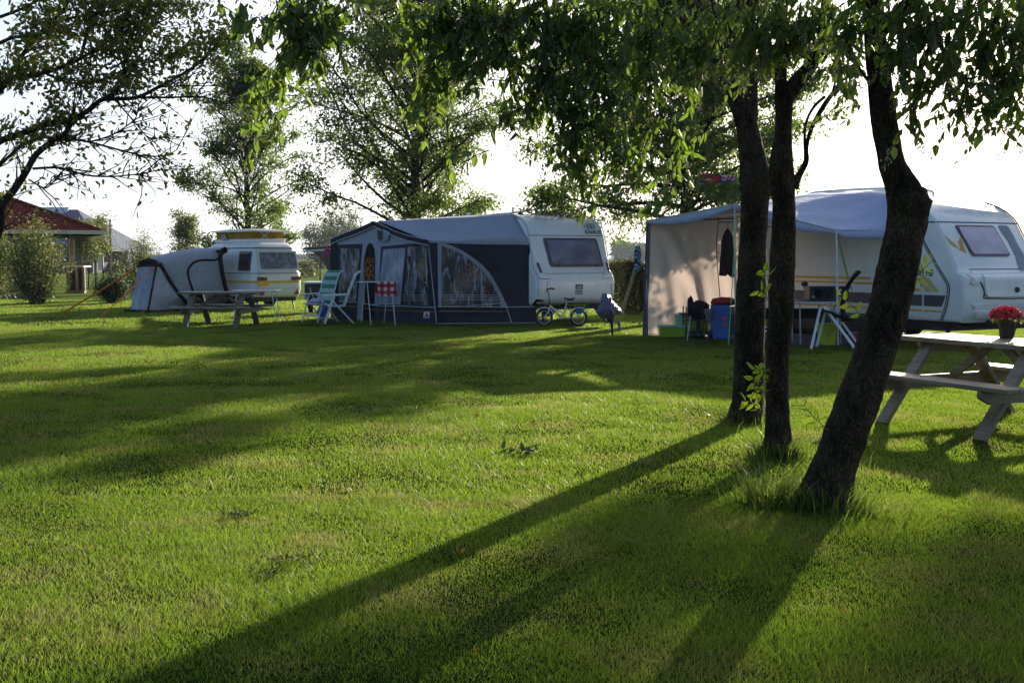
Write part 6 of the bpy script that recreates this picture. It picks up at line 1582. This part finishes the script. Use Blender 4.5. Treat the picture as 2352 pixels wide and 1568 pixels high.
shoots(t3,[([(1905,990,d3),(1872,960,d3),(1850,935,d3),(1838,928,d3)],8),([(1990,735,d3+.2),(1975,722,d3+.2),(1955,700,d3+.2),(1925,680,d3+.2)],7),([(2085,635,d3+.25),(2110,628,d3+.25),(2140,598,d3+.25)],6),([(2080,660,d3+.25),(2100,645,d3+.25),(2118,640,d3+.25)],4)],2,.07)
# -------- tall grass round the trunks, litter --------
def tuft(cx,cy,rad,n,h,seed,label,hl=1):
    r=np.random.default_rng(seed); a=r.random(n)*6.283; d=rad*(.5+.38*r.exponential(1,n)*(.6+.8*np.abs(np.sin(a*1.5+seed)))); x=cx+np.cos(a)*d; y=cy+np.sin(a)*d
    H=h*(.3+.8*r.random(n)**1.5); az=r.random(n)*6.283; la=a+r.normal(size=n)*.6; ln=.25+.6*r.random(n); W=.0045
    V=np.zeros((n,2,4,3))
    c=np.cos(az)*W;s=np.sin(az)*W
    mx=x+np.cos(la)*H*ln*.35; my=y+np.sin(la)*H*ln*.35; tx=x+np.cos(la)*H*ln; ty=y+np.sin(la)*H*ln
    for i,(px,py,pz,w) in enumerate(((x,y,0*x,1),(mx,my,H*.62,.75),(tx,ty,H,.1))):
        l=np.stack([px-c*w,py-s*w,pz],1); rr_=np.stack([px+c*w,py+s*w,pz],1)
        if i<2: V[:,i,0]=l; V[:,i,1]=rr_
        if i>0: V[:,i-1,2]=rr_; V[:,i-1,3]=l
    o=np_mesh('tall_grass',V.reshape(-1,4,3),4,MT['tallgrass'],loc=(cx,cy,0)); o['kind']='stuff'; o['category']='grass'; o['label']=label
tuft(b1.x,b1.y,.24,420,.15,1,'long grass growing round the foot of the thick left trunk')
tuft(b2.x,b2.y,.20,520,.19,2,'long grass growing round the foot of the middle trunk')
tuft(b3.x,b3.y,.24,800,.20,3,'long grass growing round the foot of the leaning trunk')
tuft(b3.x-.36,b3.y+.12,.14,260,.28,4,'taller clump of grass on the left side of the leaning trunk')
# dry grass-clipping lumps on the lawn
for i,(x,y,s,lb) in enumerate(((676,1293,.085,'largest dark lump of dry grass clippings in the left foreground lawn'),(618,1326,.08,'flat dark lump of clippings just left of and below the largest lump'),(22,842,.16,'dark patch of clippings far left on the sunlit lawn'),(545,1190,.06,'small clippings patch in the middle of the sunlit left lawn'),)):
    p=G(x,y); r=np.random.default_rng(i); n=100; P=np.array(p)[None]+r.normal(size=(n,3))*np.array([s*.85,s*.5,.0]); P[:,2]=.018+.014*r.random(n)
    o=np_mesh('grass_clippings',leaf_quads(P,.04,.006,r,0,spread=1),4,MT['clip'],loc=tuple(p)); tag(o,lb,'clippings','dry clippings on the lawn')
lf=((1196,1042,.10,'clip','crumpled leafy twig lying on the lawn below the middle'),(1098,958,.05,'deadleaf','orange fallen leaf upper one near the middle of the lawn'),(1093,996,.045,'deadleaf','left one of two brown fallen leaves near the middle of the lawn'),(1117,998,.05,'deadleaf','right one of two brown fallen leaves near the middle of the lawn'),(1047,1287,.045,'deadleaf','orange fallen leaf in the long trunk shadow'),(830,958,.05,'leafS','pale small leaf on the shaded lawn left of centre'),(1478,1068,.05,'leafS','small leaf on the trunk shadow right of centre'),(1018,1050,.05,'leafS','green leaf blades on the sunlit lawn left of the leafy twig'))
for i,(x,y,s,mt,lb) in enumerate(lf):
    p=G(x,y); r=np.random.default_rng(100+i); n=14 if s>.09 else 3
    P=np.array(p)[None]+r.normal(size=(n,3))*np.array([s*.8,s*.4,0])*(1 if n>5 else .4); P[:,2]=.035+.01*r.random(n)
    o=np_mesh('fallen_leaf' if n<5 else 'leafy_twig',leaf_hex(P,s*.9,s*.45,r,-.1,.7),4,MT['leafD' if n>5 else mt],loc=tuple(p)); tag(o,lb,'leaf' if n<5 else 'twig','leaves lying on the lawn' if n<5 else None)
r=np.random.default_rng(404); n=900; y=np.sqrt(r.random(n)*(14**2-3.2**2)+3.2**2); x=(r.random(n)*2-1)*(y*.48+.8)
kp=pn(x,y,1.4,31)+.5*r.normal(size=n)>.25; x=x[kp];y=y[kp]; P=np.stack([x,y,.016+.014*r.random(len(x))],1)
o=np_mesh('leaf_litter',leaf_hex(P,.022,.012,r,-.1,.8),4,MT['deadleaf'],loc=(0,6,0)); o['kind']='stuff'; o['category']='leaf litter'; o['label']='tiny dry brown leaf scraps scattered through the lawn'
# ================= walnut tree entering from the left =================
DW=13.5
wb=Vector(((-120-CX)/FPX*DW,DW,0)); wt=thing('walnut_tree','open tree entering from the left edge with long dark branches and sparse yellowish leaves','tree',wb)
k_=.3297
def cp_(l): return [(x*k_,y*k_) for x,y in l]
B=[([(-40,1700),(0,1560),(15,1430),(100,1320),(180,1200),(250,1080),(370,980),(450,930),(500,850),(520,720)],22,8),
 ([(-80,1060),(0,985),(150,930),(350,860),(480,840),(600,780),(700,700),(780,690),(950,680),(1100,610),(1250,530),(1400,430),(1500,320),(1530,260)],16,4),
 ([(-60,1220),(0,1150),(150,1020),(300,960),(480,980)],9,4),
 ([(-60,700),(0,630),(80,550),(250,520),(400,480),(560,410),(700,320),(850,240),(1000,200),(1150,140)],15,3),
 ([(-60,680),(0,600),(60,540),(180,350),(330,180),(450,60),(480,-40)],13,6),
 ([(450,960),(620,990),(850,1050),(1000,1085),(1150,1085),(1230,1045)],6,2),
 ([(230,1175),(420,1170),(600,1220),(780,1230),(950,1215),(990,1220)],6,2),
 ([(700,700),(850,600),(860,500),(880,400),(950,250),(1000,100)],8,3),
 ([(950,680),(1200,680),(1400,675),(1560,720)],6,2),
 ([(620,990),(780,940),(930,840),(960,770)],4,2),([(840,740),(930,840),(1040,960),(1190,945)],4,2),
 ([(200,1250),(310,1310),(370,1270),(430,1230)],4,2),([(820,270),(900,100),(960,-60)],8,4),([(560,410),(620,200),(700,60),(760,-60)],9,4),
 ([(330,520),(500,580),(700,560),(900,470),(1100,420),(1200,380)],6,2),([(0,120),(200,40),(330,-60)],8,5),([(1100,610),(1250,600),(1500,600)],4,2),
 ([(-60,330),(100,260),(240,260),(420,150),(640,100),(900,60),(1150,20)],9,3),([(480,0),(620,260),(630,520)],4,2)]
m=MB(); WP=[]; rw=random.Random(12)
for i,(l,w0,w1) in enumerate(B):
    c=cp_(l); n=len(c); dz=rw.uniform(-.4,.4)
    path=[at(x,y,DW+dz*(k/n)*(1 if i else .2)) for k,(x,y) in enumerate(c)]
    pts=smoothline(path,5); rs=[(w0+(w1-w0)*j/len(pts))/2/FPX*DW for j in range(len(pts))]; m.tube(pts,rs,8,True)
    for j in range(2,len(pts)):
        for _ in range(2):
            if rw.random()<.62:
                d=(pts[j]-pts[j-1]).normalized()+Vector((rw.gauss(0,.6),rw.gauss(0,.9),rw.gauss(.1,.55)))
                sp=limb(m,pts[j],d,rw.uniform(.25,.75),.009,rw,5,.02,.16,4)
                for z in sp[2:]: WP.append(z)
def sm_limb(pts,r0,r1,k=6):
    q=smoothline(pts,k); m.tube(q,[(r0+(r1-r0)*j/len(q))*(1+.05*math.sin(j*1.7)) for j in range(len(q))],12)
sm_limb([wb-Vector((0,0,.05)),wb+Vector((.03,.02,.7)),wb+Vector((.02,.03,1.5)),at(-135,330,DW),at(-128,230,DW),at(-110,60,DW),at(-130,-150,DW)],.20,.07)
sm_limb([wb+Vector((.02,0,.75)),wb+Vector((.16,0,1.25)),at(-52,600,DW),at(-22,548,DW),at(-8,515,DW),at(2,500,DW)],.11,.05)
sm_limb([wb+Vector((.03,.02,1.75)),at(-108,395,DW),at(-62,366,DW),at(-20,345,DW)],.08,.045)
sm_limb([at(-130,300,DW),at(-100,258,DW),at(-58,228,DW),at(-20,208,DW)],.08,.045)
m.build('trunk',MT['bark3'],wt,sharp=180)
def px(p):
    d=Vector(p)-CAMP; z=d.dot(FW); return CX+FPX*d.x/z, CY-FPX*d.dot(UP)/z
rgw=np.random.default_rng(9); sel=[]
for p in WP:
    x,y=px(p); 
    dens=1.0 if y<(235-.18*x+ (60 if x<150 else 0)) and x<520 else (.55 if y<200 else .16)
    if y<120: dens=1.1
    if x<140 and y<330: dens=max(dens,.8)
    for _ in range(int(5*dens+rw.random()*1.2)): sel.append(tuple(p))
# airy extra leaf sprays in the dense upper left
for _ in range(150):
    x=rw.uniform(0,520); y=rw.uniform(-30,190)
    if y>200-.2*x+40: continue
    c=at(x,y,DW+rw.uniform(-.8,.8))
    for k in range(7): sel.append((c.x+rw.gauss(0,.09),c.y+rw.gauss(0,.09),c.z+rw.gauss(0,.07)))
P=np.array(sel)+rgw.normal(size=(len(sel),3))*.06
np_mesh('crown',leaf_hex(P,.075,.036,rgw,.35,.8),4,MT['leafW'],wt)
